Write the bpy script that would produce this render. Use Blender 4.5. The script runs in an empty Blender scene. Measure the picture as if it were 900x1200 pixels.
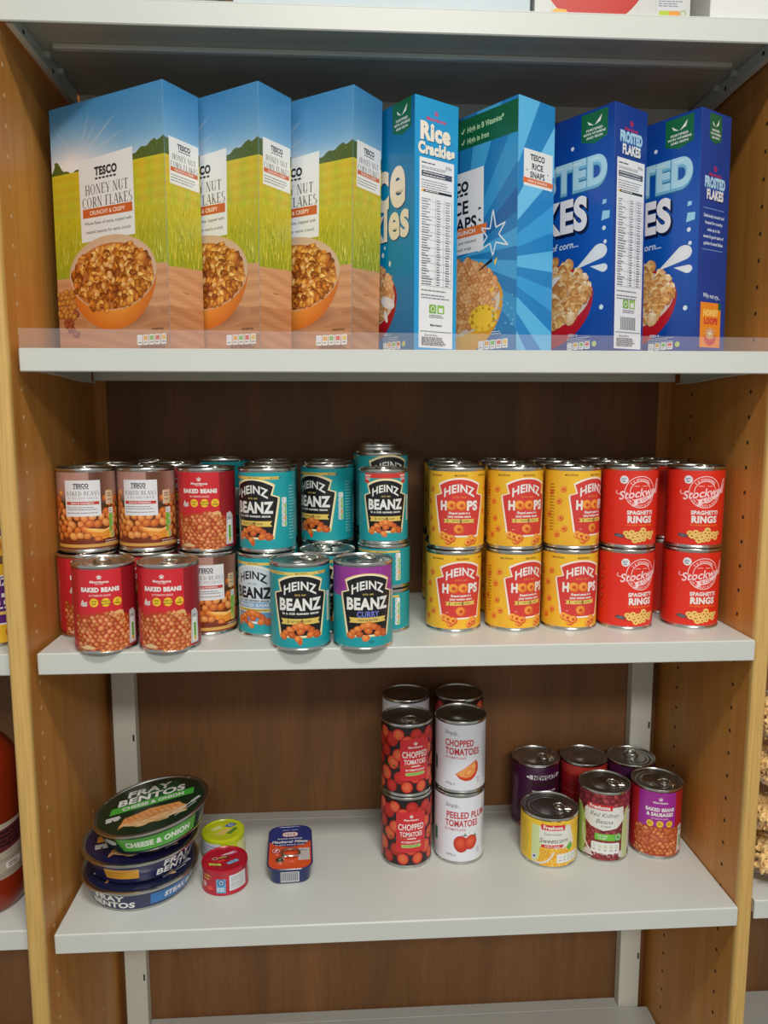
import bpy, math, random
import numpy as np
from mathutils.geometry import tessellate_polygon
from mathutils import Vector
PI = math.pi
MM = 0.001
scene = bpy.context.scene
C = scene.collection

# ------------------------------------------------------------------ camera
def make_camera():
    cx, cy, cz, yaw, pit, rol, f = (-83.597, -909.134, 287.079, 0.0608356, -0.1302082, -0.0001, 896.445)
    cam = bpy.data.cameras.new('camera'); o = bpy.data.objects.new('camera', cam); C.objects.link(o)
    cam.sensor_fit = 'VERTICAL'; cam.sensor_height = 36; cam.lens = f * 36 / 1200
    cam.clip_start = 0.01; cam.clip_end = 50
    o.location = (cx*MM, cy*MM, cz*MM)
    o.rotation_mode = 'XYZ'
    o.rotation_euler = (PI/2 + pit, -rol, -yaw)
    scene.camera = o
make_camera()

# ------------------------------------------------------------------ light
scene.view_settings.view_transform = 'Standard'
scene.view_settings.look = 'None'
scene.view_settings.gamma = 1.0
scene.view_settings.use_curve_mapping = False
scene.view_settings.exposure = 0.22
w = bpy.data.worlds.new('room_light'); scene.world = w; w.use_nodes = True
w.node_tree.nodes['Background'].inputs[0].default_value = (0.97, 0.985, 0.965, 1)
w.node_tree.nodes['Background'].inputs[1].default_value = 0.30
def area(name, loc, size, power, col, aim=None):
    l = bpy.data.lights.new(name, 'AREA'); l.shape = 'RECTANGLE'; l.size, l.size_y = size
    l.energy = power; l.color = col
    o = bpy.data.objects.new(name, l); C.objects.link(o); o.location = loc
    if aim is not None:
        o.rotation_euler = (Vector(aim) - Vector(loc)).to_track_quat('-Z', 'Y').to_euler()
    return o
area('ceiling_lamp', (0.05, -0.98, 1.45), (0.62, 0.16), 17, (1.0, 0.97, 0.9))
area('ceiling_lamp_far', (0.3, -2.6, 1.5), (1.2, 0.6), 52, (1.0, 0.97, 0.92))

# ------------------------------------------------------------------ materials
def lin(c):
    return tuple(((v/255)/12.92 if v/255 <= 0.04045 else ((v/255+0.055)/1.055)**2.4) for v in c)
def mat(name, col=None, rough=0.5, metal=0.0, coat=0.0, spec=None):
    m = bpy.data.materials.new(name); m.use_nodes = True
    b = m.node_tree.nodes['Principled BSDF']
    if col: b.inputs['Base Color'].default_value = (*lin(col), 1)
    b.inputs['Roughness'].default_value = rough; b.inputs['Metallic'].default_value = metal
    b.inputs['Coat Weight'].default_value = coat; b.inputs['Coat Roughness'].default_value = 0.15
    if spec is not None: b.inputs['Specular IOR Level'].default_value = spec
    return m
def N(m, t, **kw):
    n = m.node_tree.nodes.new(t)
    for k, v in kw.items(): setattr(n, k, v)
    return n
def noisy(m, col, amount=0.06, scale=6, bump=0.0, bscale=200, stretch=(1, 1, 1)):
    """slow procedural mottling and a fine relief"""
    nt = m.node_tree; b = nt.nodes['Principled BSDF']
    tc = N(m, 'ShaderNodeTexCoord'); mp = N(m, 'ShaderNodeMapping'); mp.inputs['Scale'].default_value = stretch
    nt.links.new(tc.outputs['Object'], mp.inputs[0])
    n = N(m, 'ShaderNodeTexNoise'); n.inputs['Scale'].default_value = scale; n.inputs['Detail'].default_value = 4
    nt.links.new(mp.outputs[0], n.inputs['Vector'])
    r = N(m, 'ShaderNodeValToRGB'); c = lin(col)
    r.color_ramp.elements[0].position = 0.3; r.color_ramp.elements[1].position = 0.7
    r.color_ramp.elements[0].color = (*[v*(1-amount) for v in c], 1); r.color_ramp.elements[1].color = (*[min(1, v*(1+amount)) for v in c], 1)
    nt.links.new(n.outputs['Fac'], r.inputs[0]); nt.links.new(r.outputs[0], b.inputs['Base Color'])
    if bump:
        n2 = N(m, 'ShaderNodeTexNoise'); n2.inputs['Scale'].default_value = bscale
        nt.links.new(tc.outputs['Object'], n2.inputs['Vector'])
        bp = N(m, 'ShaderNodeBump'); bp.inputs['Strength'].default_value = bump; bp.inputs['Distance'].default_value = 0.0005
        nt.links.new(n2.outputs['Fac'], bp.inputs['Height']); nt.links.new(bp.outputs[0], b.inputs['Normal'])
    return m
def wood(name, c1, c2, c3, rough=0.4, sx=28, sz=1.3, dist=0.6, coat=0.0):
    m = mat(name, c2, rough, coat=coat); nt = m.node_tree; b = nt.nodes['Principled BSDF']
    tc = N(m, 'ShaderNodeTexCoord'); mp = N(m, 'ShaderNodeMapping'); mp.inputs['Scale'].default_value = (sx, sx, sz)
    nt.links.new(tc.outputs['Object'], mp.inputs[0])
    n = N(m, 'ShaderNodeTexNoise'); n.inputs['Scale'].default_value = 1.0; n.inputs['Detail'].default_value = 6; n.inputs['Distortion'].default_value = dist
    nt.links.new(mp.outputs[0], n.inputs['Vector'])
    r = N(m, 'ShaderNodeValToRGB'); e = r.color_ramp.elements
    e[0].position = 0.25; e[0].color = (*lin(c1), 1); e[1].position = 0.75; e[1].color = (*lin(c3), 1)
    k = e.new(0.5); k.color = (*lin(c2), 1)
    nt.links.new(n.outputs['Fac'], r.inputs[0])
    mp2 = N(m, 'ShaderNodeMapping'); mp2.inputs['Scale'].default_value = (420, 420, 14)
    nt.links.new(tc.outputs['Object'], mp2.inputs[0])
    n2 = N(m, 'ShaderNodeTexNoise'); n2.inputs['Scale'].default_value = 1.0; n2.inputs['Detail'].default_value = 3
    nt.links.new(mp2.outputs[0], n2.inputs['Vector'])
    r2 = N(m, 'ShaderNodeValToRGB'); r2.color_ramp.elements[0].position = 0.3; r2.color_ramp.elements[0].color = (.78, .76, .74, 1)
    r2.color_ramp.elements[1].position = 0.55; r2.color_ramp.elements[1].color = (1, 1, 1, 1)
    nt.links.new(n2.outputs['Fac'], r2.inputs[0])
    mx = N(m, 'ShaderNodeMix', data_type='RGBA', blend_type='MULTIPLY'); mx.inputs['Factor'].default_value = 0.8
    nt.links.new(r.outputs[0], mx.inputs['A']); nt.links.new(r2.outputs[0], mx.inputs['B'])
    nt.links.new(mx.outputs['Result'], b.inputs['Base Color'])
    bp = N(m, 'ShaderNodeBump'); bp.inputs['Strength'].default_value = 0.12; bp.inputs['Distance'].default_value = 0.0004
    nt.links.new(n2.outputs['Fac'], bp.inputs['Height']); nt.links.new(bp.outputs[0], b.inputs['Normal'])
    return m
def print_mat(name, rough, coat, wrinkle=0.0):
    m = mat(name, (200, 200, 200), rough, coat=coat); nt = m.node_tree; b = nt.nodes['Principled BSDF']
    a = N(m, 'ShaderNodeAttribute', attribute_name='ink'); nt.links.new(a.outputs['Color'], b.inputs['Base Color'])
    if wrinkle:
        tc = N(m, 'ShaderNodeTexCoord'); mp = N(m, 'ShaderNodeMapping'); mp.inputs['Scale'].default_value = (14, 14, 130)
        nt.links.new(tc.outputs['Object'], mp.inputs[0])
        n = N(m, 'ShaderNodeTexNoise'); n.inputs['Scale'].default_value = 1.0; n.inputs['Detail'].default_value = 2
        nt.links.new(mp.outputs[0], n.inputs['Vector'])
        bp = N(m, 'ShaderNodeBump'); bp.inputs['Strength'].default_value = wrinkle; bp.inputs['Distance'].default_value = 0.0006
        nt.links.new(n.outputs['Fac'], bp.inputs['Height']); nt.links.new(bp.outputs[0], b.inputs['Normal'])
    return m
MW = wood('orange_beech', (184, 120, 52), (196, 132, 60), (208, 146, 72), 0.42)
MEDGE = wood('pale_edge_band', (200, 158, 88), (210, 170, 98), (218, 180, 110), 0.4)
MB = wood('brown_back_board', (108, 70, 36), (126, 84, 46), (146, 98, 56), 0.55, sx=9, sz=1.0, dist=1.6)
MS = noisy(mat('painted_white_steel', (205, 208, 202), 0.38, spec=0.4), (205, 208, 202), 0.03, 5, 0.06, 900)
MP = noisy(mat('painted_grey_post', (216, 216, 202), 0.42), (216, 216, 202), 0.04, 6, 0.05, 700)
MT = noisy(mat('tinplate', (205, 205, 200), 0.24, 1.0), (205, 205, 200), 0.05, 30, 0.03, 400)
ML = noisy(mat('lid_metal', (168, 168, 166), 0.3, 1.0), (168, 168, 166), 0.06, 40, 0.05, 500)
MD = mat('dark_hole', (40, 26, 14), 0.9)
MRING = noisy(mat('ring_pull_metal', (225, 222, 212), 0.22, 1.0), (225, 222, 212), 0.03, 60)
INK = print_mat('printed_paper_label', 0.42, 0.15, 0.25)
INKC = print_mat('printed_glossy_card', 0.33, 0.2)
INKM = print_mat('printed_lacquered_metal', 0.25, 0.4)
MCARD = noisy(mat('grey_card', (176, 164, 146), 0.8), (176, 164, 146), 0.06, 40)
def clear_mat(name, haze, col=(235, 225, 225), gloss=0.12, rough=0.08):
    m = bpy.data.materials.new(name); m.use_nodes = True; nt = m.node_tree; nt.nodes.remove(nt.nodes['Principled BSDF'])
    out = nt.nodes['Material Output']
    t = N(m, 'ShaderNodeBsdfTransparent'); d = N(m, 'ShaderNodeBsdfDiffuse'); d.inputs[0].default_value = (*lin(col), 1)
    g = N(m, 'ShaderNodeBsdfGlossy'); g.inputs['Roughness'].default_value = rough
    m1 = N(m, 'ShaderNodeMixShader'); m1.inputs[0].default_value = haze
    nt.links.new(t.outputs[0], m1.inputs[1]); nt.links.new(d.outputs[0], m1.inputs[2])
    nz = N(m, 'ShaderNodeTexNoise'); nz.inputs['Scale'].default_value = 30
    mr = N(m, 'ShaderNodeMapRange'); mr.inputs['To Min'].default_value = haze*0.9; mr.inputs['To Max'].default_value = haze*1.1
    nt.links.new(nz.outputs['Fac'], mr.inputs['Value']); nt.links.new(mr.outputs[0], m1.inputs[0])
    m2 = N(m, 'ShaderNodeMixShader'); lw = N(m, 'ShaderNodeLayerWeight'); lw.inputs['Blend'].default_value = gloss
    nt.links.new(lw.outputs['Fresnel'], m2.inputs[0])
    nt.links.new(m1.outputs[0], m2.inputs[1]); nt.links.new(g.outputs[0], m2.inputs[2]); nt.links.new(m2.outputs[0], out.inputs[0])
    return m
MCLEAR = clear_mat('clear_plastic', 0.09)
MFILM = clear_mat('clear_film', 0.05, gloss=0.08, rough=0.12)

# ------------------------------------------------------------------ object helpers
def link(name, me, parent=None, m=None, loc=None, rot=None):
    o = bpy.data.objects.new(name, me); C.objects.link(o)
    if m is not None and not len(me.materials): me.materials.append(m)
    if parent: o.parent = parent
    if loc: o.location = [v*MM for v in loc]
    if rot: o.rotation_euler = rot
    return o
def tag(o, label, cat, group=None):
    o['label'] = label; o['category'] = cat
    if group: o['group'] = group
    return o
def thing(name, label, cat, loc=(0, 0, 0), rz=0, group=None):
    o = bpy.data.objects.new(name, None); C.objects.link(o); o.empty_display_size = 0.02
    o.location = [v*MM for v in loc]; o.rotation_euler = (0, 0, math.radians(rz))
    return tag(o, label, cat, group)
def mesh(name, V, F, smooth=False, sharp=None):
    me = bpy.data.meshes.new(name); me.from_pydata([tuple(c*MM for c in v) for v in V], [], F); me.update()
    if smooth:
        me.polygons.foreach_set('use_smooth', [True]*len(me.polygons))
        if sharp: me.set_sharp_from_angle(angle=math.radians(sharp))
    return me
class MBd:
    def __init__(s): s.V = []; s.F = []
    def add(s, V, F):
        n = len(s.V); s.V += [tuple(v) for v in V]; s.F += [tuple(i+n for i in f) for f in F]; return s
    def box(s, x0, y0, z0, x1, y1, z1, b=0.0):
        """box with small chamfers on every edge"""
        if x1 < x0: x0, x1 = x1, x0
        if y1 < y0: y0, y1 = y1, y0
        if z1 < z0: z0, z1 = z1, z0
        if b <= 0:
            V = [(x, y, z) for x in (x0, x1) for y in (y0, y1) for z in (z0, z1)]
            return s.add(V, [(0, 1, 3, 2), (4, 6, 7, 5), (0, 4, 5, 1), (2, 3, 7, 6), (0, 2, 6, 4), (1, 5, 7, 3)])
        V = []; idx = {}
        for i, X in enumerate((x0, x1)):
            for j, Y in enumerate((y0, y1)):
                for k, Z in enumerate((z0, z1)):
                    sx, sy, sz = (1-2*i)*b, (1-2*j)*b, (1-2*k)*b
                    for a, p in enumerate(((X, Y+sy, Z+sz), (X+sx, Y, Z+sz), (X+sx, Y+sy, Z))):
                        idx[(i, j, k, a)] = len(V); V.append(p)
        F = []
        for i in (0, 1): F.append([idx[(i, j, k, 0)] for j, k in ((0, 0), (0, 1), (1, 1), (1, 0))][::(1 if i == 0 else -1)])
        for j in (0, 1): F.append([idx[(i, j, k, 1)] for i, k in ((0, 0), (1, 0), (1, 1), (0, 1))][::(1 if j == 0 else -1)])
        for k in (0, 1): F.append([idx[(i, j, k, 2)] for i, j in ((0, 0), (0, 1), (1, 1), (1, 0))][::(1 if k == 0 else -1)])
        for j in (0, 1):
            for k in (0, 1):
                q = [idx[(0, j, k, 1)], idx[(1, j, k, 1)], idx[(1, j, k, 2)], idx[(0, j, k, 2)]]; F.append(q if (j+k) % 2 == 0 else q[::-1])
        for i in (0, 1):
            for k in (0, 1):
                q = [idx[(i, 0, k, 0)], idx[(i, 1, k, 0)], idx[(i, 1, k, 2)], idx[(i, 0, k, 2)]]; F.append(q[::-1] if (i+k) % 2 == 0 else q)
        for i in (0, 1):
            for j in (0, 1):
                q = [idx[(i, j, 0, 0)], idx[(i, j, 1, 0)], idx[(i, j, 1, 1)], idx[(i, j, 0, 1)]]; F.append(q if (i+j) % 2 == 0 else q[::-1])
        for i in (0, 1):
            for j in (0, 1):
                for k in (0, 1):
                    q = [idx[(i, j, k, a)] for a in (0, 1, 2)]; F.append(q if (i+j+k) % 2 else q[::-1])
        return s.add(V, F)
    def lathe(s, prof, n=64, a0=0.0, cx=0, cy=0):
        m = len(prof); V = []
        for i in range(n):
            a = a0 + 2*PI*i/n
            for r, z in prof: V.append((cx+r*math.cos(a), cy+r*math.sin(a), z))
        F = []
        for i in range(n):
            for j in range(m-1):
                a, b = i*m+j, ((i+1) % n)*m+j
                F.append((a, b, b+1, a+1))
        if prof[0][0] < 1e-6 or prof[-1][0] < 1e-6: pass
        return s.add(V, F)
    def tube(s, pts, r, n=8, closed=False):
        P = [Vector(p) for p in pts]; L = len(P); V = []
        for i, p in enumerate(P):
            a = P[(i-1) % L] if (closed or i > 0) else p; b = P[(i+1) % L] if (closed or i < L-1) else p
            t = (b-a).normalized(); u = t.cross(Vector((0, 0, 1)))
            if u.length < 0.1: u = t.cross(Vector((1, 0, 0)))
            u.normalize(); v = t.cross(u)
            for k in range(n):
                an = 2*PI*k/n; V.append(tuple(p+u*r*math.cos(an)+v*r*math.sin(an)))
        F = []
        for i in range(L if closed else L-1):
            for k in range(n):
                a, b = i*n+k, ((i+1) % L)*n+k; a2, b2 = i*n+(k+1) % n, ((i+1) % L)*n+(k+1) % n
                F.append((a, a2, b2, b))
        if not closed: F += [tuple(range(n)), tuple(range((L-1)*n, L*n))[::-1]]
        return s.add(V, F)
    def mesh(s, name, smooth=False, sharp=None): return mesh(name, s.V, s.F, smooth, sharp)

# ------------------------------------------------------------------ flat print: inked triangles in millimetres, laid over a surface afterwards
_tc = bpy.data.curves.new('type_setter', 'FONT'); _to = bpy.data.objects.new('type_setter', _tc); _tc.resolution_u = 2
_cache = {}
def glyphs(s, bold, res=2):
    k = (s, bold, res)
    if k not in _cache:
        _tc.resolution_u = res; _tc.body = s; _tc.offset = bold; _tc.space_character = 1+bold*1.6
        me = _to.to_mesh(); me.calc_loop_triangles()
        v = np.array([p.co[:2] for p in me.vertices]).reshape(-1, 2); t = np.array([x.vertices[:] for x in me.loop_triangles], int).reshape(-1, 3)
        _cache[k] = v[t] if len(t) else np.zeros((0, 3, 2)); _to.to_mesh_clear()
    return _cache[k].copy()
_SER = {}
def _serif_glyph(ch):
    if ch in _SER: return _SER[ch]
    T, t, S = .15, .05, .045; q = []
    def V(x, y0=0, y1=1, w=T, sf=True):
        q.append([(x-w/2, y0), (x+w/2, y0), (x+w/2, y1), (x-w/2, y1)])
        if sf:
            for y in (y0, y1-S): q.append([(x-w/2-.07, y), (x+w/2+.07, y), (x+w/2+.07, y+S), (x-w/2-.07, y+S)])
    def Hh(x0, x1, y, w=t): q.append([(x0, y-w/2), (x1, y-w/2), (x1, y+w/2), (x0, y+w/2)])
    def D(x0, y0, x1, y1, w): q.append([(x0-w/2, y0), (x0+w/2, y0), (x1+w/2, y1), (x1-w/2, y1)])
    def B(cx, cy, rx, ry, a0, a1, n=12):
        for i in range(n):
            a, b = [math.radians(a0+(a1-a0)*j/n) for j in (i, i+1)]
            def wd(u): return t+(T-t)*abs(math.cos(u))**1.5
            q.append([(cx+rx*math.cos(a), cy+ry*math.sin(a)), (cx+rx*math.cos(b), cy+ry*math.sin(b)),
                      (cx+(rx-wd(b))*math.cos(b), cy+(ry-t)*math.sin(b)), (cx+(rx-wd(a))*math.cos(a), cy+(ry-t)*math.sin(a))])
    w = .7
    if ch == 'H': V(.13); V(.62); Hh(.13, .62, .5); w = .8
    elif ch == 'O': B(.4, .5, .4, .52, 0, 360, 24); w = .88
    elif ch == 'N': V(.1, w=t); D(.13, 1, .62, 0, T); V(.64, w=t); w = .82
    elif ch == 'E': V(.13); Hh(.1, .55, .975); Hh(.1, .45, .5); Hh(.1, .58, .025); V(.54, .8, 1, t, 0); V(.57, 0, .2, t, 0); w = .66
    elif ch == 'F': V(.13); Hh(.1, .55, .975); Hh(.1, .45, .5); V(.54, .8, 1, t, 0); w = .62
    elif ch == 'L': V(.13); Hh(.1, .56, .025); V(.56, 0, .2, t, 0); w = .62
    elif ch == 'Y': D(.02, 1, .32, .45, T*.9); D(.62, 1, .36, .45, t); V(.34, 0, .46); Hh(-.06, .16, .98); Hh(.52, .72, .98); w = .66
    elif ch == 'U': V(.13, .25, 1); V(.62, .25, 1, t); B(.37, .3, .32, .31, 180, 360); w = .8
    elif ch == 'T': V(.34); Hh(.02, .66, .975); V(.03, .8, 1, t, 0); V(.65, .8, 1, t, 0); w = .7
    elif ch == 'C': B(.4, .5, .4, .52, 50, 310, 20); V(.66, .72, .95, t, 0); w = .74
    elif ch == 'R': V(.13); B(.3, .73, .3, .27, -90, 90); Hh(.13, .3, .975); Hh(.13, .3, .48); D(.32, .48, .6, 0, T); w = .7
    elif ch == 'B': V(.13); B(.3, .75, .27, .25, -90, 90); B(.3, .26, .33, .27, -90, 90); Hh(.1, .32, .975); Hh(.1, .32, .5); Hh(.1, .32, .025); w = .7
    elif ch == 'D': V(.13); B(.26, .5, .44, .5, -90, 90, 16); Hh(.1, .3, .975); Hh(.1, .3, .025); w = .78
    elif ch == 'A': D(.03, 0, .32, 1, t); D(.62, 0, .36, 1, T); Hh(.14, .5, .33); Hh(-.06, .14, .02); Hh(.5, .76, .02); w = .74
    elif ch == 'K': V(.13); D(.2, .42, .58, 1, t); D(.6, 0, .3, .55, T); Hh(.5, .72, .02); w = .74
    elif ch == 'S': B(.28, .74, .26, .27, 60, 270, 14); B(.28, .26, .28, .28, -120, 90, 14); w = .6
    else: w = .35
    _SER[ch] = (q, w+.1); return _SER[ch]

class Art:
    STEP = 0.0035
    def __init__(s, w, h, bg=None):
        s.w, s.h = w, h; s.T = []; s.Cc = []; s.L = []; s.n = 0
        if bg is not None: s.rect(-w/2, 0, w/2, h, bg)
    def put(s, tri, col, layer=None):
        """tri (n,3,2), col one colour or (n,3,3) already linear"""
        tri = np.asarray(tri, float).reshape(-1, 3, 2)
        if layer is None: s.n += 1; layer = s.n
        col = np.asarray(col, float)
        if col.ndim == 1: col = np.broadcast_to(np.array(lin(col)), tri.shape[:2]+(3,))
        s.T.append(tri); s.Cc.append(np.array(col)); s.L.append(np.full(len(tri), layer, float))
    def poly(s, pts, col, layer=None):
        P = [Vector((p[0], p[1], 0)) for p in pts]
        t = tessellate_polygon([P]); a = np.array([[pts[i] for i in f] for f in t], float)
        if len(a): s.put(a, col, layer)
    def rect(s, x0, y0, x1, y1, col, layer=None):
        s.put([[(x0, y0), (x1, y0), (x1, y1)], [(x0, y0), (x1, y1), (x0, y1)]], col, layer)
    def rrect(s, cx, cy, w, h, r, col, rot=0):
        pts = []
        for sx, sy, a0 in ((1, 1, 0), (-1, 1, 90), (-1, -1, 180), (1, -1, 270)):
            for k in range(4):
                a = math.radians(a0+30*k); pts.append((sx*(w/2-r)+r*math.cos(a), sy*(h/2-r)+r*math.sin(a)))
        c, q = math.cos(math.radians(rot)), math.sin(math.radians(rot))
        s.poly([(cx+x*c-y*q, cy+x*q+y*c) for x, y in pts], col)
    def fan(s, cx, cy, pts, cin, cout, layer=None):
        n = len(pts); a = np.array([[(cx, cy), pts[i], pts[(i+1) % n]] for i in range(n)], float)
        c = np.empty((n, 3, 3)); c[:, 0] = lin(cin); c[:, 1:] = lin(cout); s.put(a, c, layer)
    def ell(s, cx, cy, rx, ry, cin, cout=None, rot=0, n=20, hl=0.0, layer=None):
        c, q = math.cos(math.radians(rot)), math.sin(math.radians(rot))
        pts = []
        for i in range(n):
            x, y = rx*math.cos(2*PI*i/n), ry*math.sin(2*PI*i/n); pts.append((cx+x*c-y*q, cy+x*q+y*c))
        s.fan(cx-hl*rx*.6, cy+hl*ry*.8, pts, cin, cout or cin, layer)
    def ring(s, cx, cy, rx, ry, wd, col, a0=0, a1=360, n=28, layer=None, rot=0):
        tr = []; cr, sr = math.cos(math.radians(rot)), math.sin(math.radians(rot))
        for i in range(n):
            a, b = [math.radians(a0+(a1-a0)*j/n) for j in (i, i+1)]
            P = [((rx+d)*math.cos(u), (ry+d)*math.sin(u)) for u, d in ((a, 0), (b, 0), (b, -wd), (a, -wd))]
            P = [(cx+x*cr-y*sr, cy+x*sr+y*cr) for x, y in P]
            tr += [[P[0], P[1], P[2]], [P[0], P[2], P[3]]]
        s.put(tr, col, layer)
    def line(s, pts, wd, col, layer=None):
        tr = []
        for (x0, y0), (x1, y1) in zip(pts[:-1], pts[1:]):
            l = math.hypot(x1-x0, y1-y0) or 1; nx, ny = -(y1-y0)/l*wd/2, (x1-x0)/l*wd/2
            tr += [[(x0+nx, y0+ny), (x0-nx, y0-ny), (x1-nx, y1-ny)], [(x0+nx, y0+ny), (x1-nx, y1-ny), (x1+nx, y1+ny)]]
        s.put(tr, col, layer)
    def grid(s, x0, y0, x1, y1, nx, ny, fn):
        xs, ys = np.linspace(x0, x1, nx+1), np.linspace(y0, y1, ny+1)
        col = np.array([[lin(fn(x, y)) for x in xs] for y in ys]); tr = []; cc = []
        for j in range(ny):
            for i in range(nx):
                p = [(xs[i], ys[j]), (xs[i+1], ys[j]), (xs[i+1], ys[j+1]), (xs[i], ys[j+1])]
                c = [col[j, i], col[j, i+1], col[j+1, i+1], col[j+1, i]]
                tr += [[p[0], p[1], p[2]], [p[0], p[2], p[3]]]; cc += [[c[0], c[1], c[2]], [c[0], c[2], c[3]]]
        s.put(tr, np.array(cc))
    def text(s, txt, cx, cy, h, col, bold=0.0, width=None, shear=0, rot=0, align='c', arch=0, flare=0, circ=None, serif=False, layer=None, outline=None):
        if outline:
            oc, ob = outline; s.text(txt, cx, cy, h, oc, bold+ob, width and width*(1+ob*.6), shear, rot, align, arch, flare, circ)
        if serif:
            tr = []; x = 0
            for ch in txt:
                q, wd = _serif_glyph(ch)
                for f in q:
                    f = [(x+a, b) for a, b in f]; tr += [[f[0], f[1], f[2]], [f[0], f[2], f[3]]]
                x += wd
            g = np.array(tr, float); k = h
        else:
            g = glyphs(txt, bold, 6 if h > 9 else 3); k = h/.70
        if not len(g): return
        x0, x1 = g[..., 0].min(), g[..., 0].max()
        g[..., 0] -= {'c': (x0+x1)/2, 'l': x0, 'r': x1}[align]
        g[..., 1] -= .5 if serif else .35
        g *= k
        if width: g[..., 0] *= width/((x1-x0)*k)
        hw = (g[..., 0].max()-g[..., 0].min())/2 or 1
        if flare: g[..., 1] *= 1+flare*np.abs(g[..., 0]/hw)**2
        if arch: g[..., 1] += arch*(1-(g[..., 0]/hw)**2)-arch/2
        g[..., 0] += shear*g[..., 1]
        if circ:
            R, down = circ; a = g[..., 0]/R; r = (R+g[..., 1]) if not down else (R-g[..., 1])
            X = r*np.sin(a); Y = r*np.cos(a)*(1 if not down else -1); g = np.stack([X, Y], -1)
        if rot:
            c, q = math.cos(math.radians(rot)), math.sin(math.radians(rot)); g = np.stack([g[..., 0]*c-g[..., 1]*q, g[..., 0]*q+g[..., 1]*c], -1)
        g[..., 0] += cx; g[..., 1] += cy
        s.put(g, col, layer)
    def lines(s, x0, x1, ys, wd, col, rnd=None, gap=.8):
        """small print too fine to read: rows of word-long dashes"""
        r = rnd or random.Random(int(x0*7+ys[0])); s.n += 1
        for y in ys:
            x = x0; e = x1-(r.random()*.25*(x1-x0))
            while x < e:
                l = min(r.uniform(1.5, 5)*wd*1.4, e-x); s.rect(x, y-wd/2, x+l, y+wd/2, col, s.n); x += l+gap*wd
    def pile(s, inside, x0, y0, x1, y1, r, cols, rnd, ratio=.75, flake=False, dens=1.55, n=10, ring=False):
        """overlapping rounded pieces filling the part of the box where inside(x,y)"""
        dy = r*dens*.72; dx = r*dens; rows = int((y1-y0)/dy)+2; base = s.n
        for j in range(rows):
            y = y1-j*dy; cols_n = int((x1-x0)/dx)+2
            for i in range(cols_n):
                px = x0+i*dx+(dx/2 if j % 2 else 0)+rnd.uniform(-.28, .28)*r; py = y+rnd.uniform(-.28, .28)*r
                if not inside(px, py): continue
                lay = base+1+j*2+(i % 2); ci, co = rnd.choice(cols); rr = r*rnd.uniform(.85, 1.15)
                if ring:
                    s.ell(px, py, rr, rr*ratio, co, co, rnd.uniform(-25, 25), n, layer=lay)
                    s.ell(px, py, rr*.85, rr*ratio*.85, ci, ci, 0, n, layer=lay+.3); s.ell(px, py, rr*.4, rr*ratio*.4, ring, ring, 0, 8, layer=lay+.6); continue
                if flake:
                    m = 9; a = rnd.uniform(0, 6); pts = []
                    for k in range(m):
                        q = rr*rnd.uniform(.7, 1.2); t = a+2*PI*k/m; pts.append((px+q*math.cos(t), py+q*ratio*math.sin(t)))
                    s.fan(px+rnd.uniform(-.4, .3)*rr, py+rnd.uniform(-.1, .5)*rr, pts, ci, co, lay)
                else: s.ell(px, py, rr, rr*ratio, ci, co, rnd.uniform(-60, 60), n, .45, lay)
        s.n = base+rows*2+3
    def nutri(s, x, y0, y1, vert=True, wd=8, k=5):
        """traffic light nutrition strip"""
        cs = [(235, 235, 232), (150, 200, 90), (150, 200, 90), (225, 160, 60), (150, 200, 90)]
        green = k == 'g'; k = 5 if green else k
        for i in range(k):
            if vert:
                hh = (y1-y0)/k; yy = y1-hh*(i+.5)
                s.rrect(x, yy, wd, hh*.94, 1.4, (232, 232, 230)); s.rect(x+wd*.02, yy-hh*.4, x+wd*.42, yy+hh*.4, cs[i % 5]); s.lines(x-wd*.4, x, [yy+hh*.15, yy-hh*.15], hh*.1, (120, 120, 120))
            else:
                hh = (y1-y0)/k; xx = y0+hh*(i+.5)
                s.rrect(xx, x, hh*.9, wd, 1.2, (232, 232, 230)); s.rect(xx-hh*.32, x-wd*.05, xx+hh*.32, x+wd*.38, [(220, 220, 235), (225, 160, 60), (120, 180, 80), (215, 80, 60), (235, 190, 90)][i % 5] if not green else ((216, 218, 224) if i == 0 else (206, 216, 196))); s.lines(xx-hh*.3, xx+hh*.3, [x-wd*.25], wd*.1, (120, 120, 120))
    def soup(s, cuts=()):
        T = np.concatenate(s.T); K = np.concatenate(s.Cc); L = np.concatenate(s.L)
        A = np.concatenate([T, np.broadcast_to(L[:, None, None], T.shape[:2]+(1,)), K], 2)   # n,3,6
        for c in cuts:
            x = A[..., 0]; lo, hi = x.min(1), x.max(1); m = (lo < c-1e-6) & (hi > c+1e-6)
            if not m.any(): continue
            S = A[m]; keep = A[~m]; o = np.argsort(S[..., 0], axis=1); S = np.take_along_axis(S, o[..., None], 1)
            a, b, d = S[:, 0], S[:, 1], S[:, 2]
            def at(p, q):
                t = ((c-p[:, 0])/np.where(np.abs(q[:, 0]-p[:, 0]) < 1e-9, 1e-9, q[:, 0]-p[:, 0]))[:, None]; return p+(q-p)*t
            ad = at(a, d); new = []
            left = b[:, 0] >= c      # split on edge a-b
            if left.any():
                ab = at(a, b)[left]; new += [np.stack([a[left], ab, ad[left]], 1), np.stack([ab, b[left], d[left]], 1), np.stack([ab, d[left], ad[left]], 1)]
            r = ~left
            if r.any():
                bd = at(b, d)[r]; new += [np.stack([a[r], b[r], bd], 1), np.stack([a[r], bd, ad[r]], 1), np.stack([ad[r], bd, d[r]], 1)]
            A = np.concatenate([keep]+new)
        e1 = A[:, 1, :2]-A[:, 0, :2]; e2 = A[:, 2, :2]-A[:, 0, :2]; ar = e1[:, 0]*e2[:, 1]-e1[:, 1]*e2[:, 0]
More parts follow.
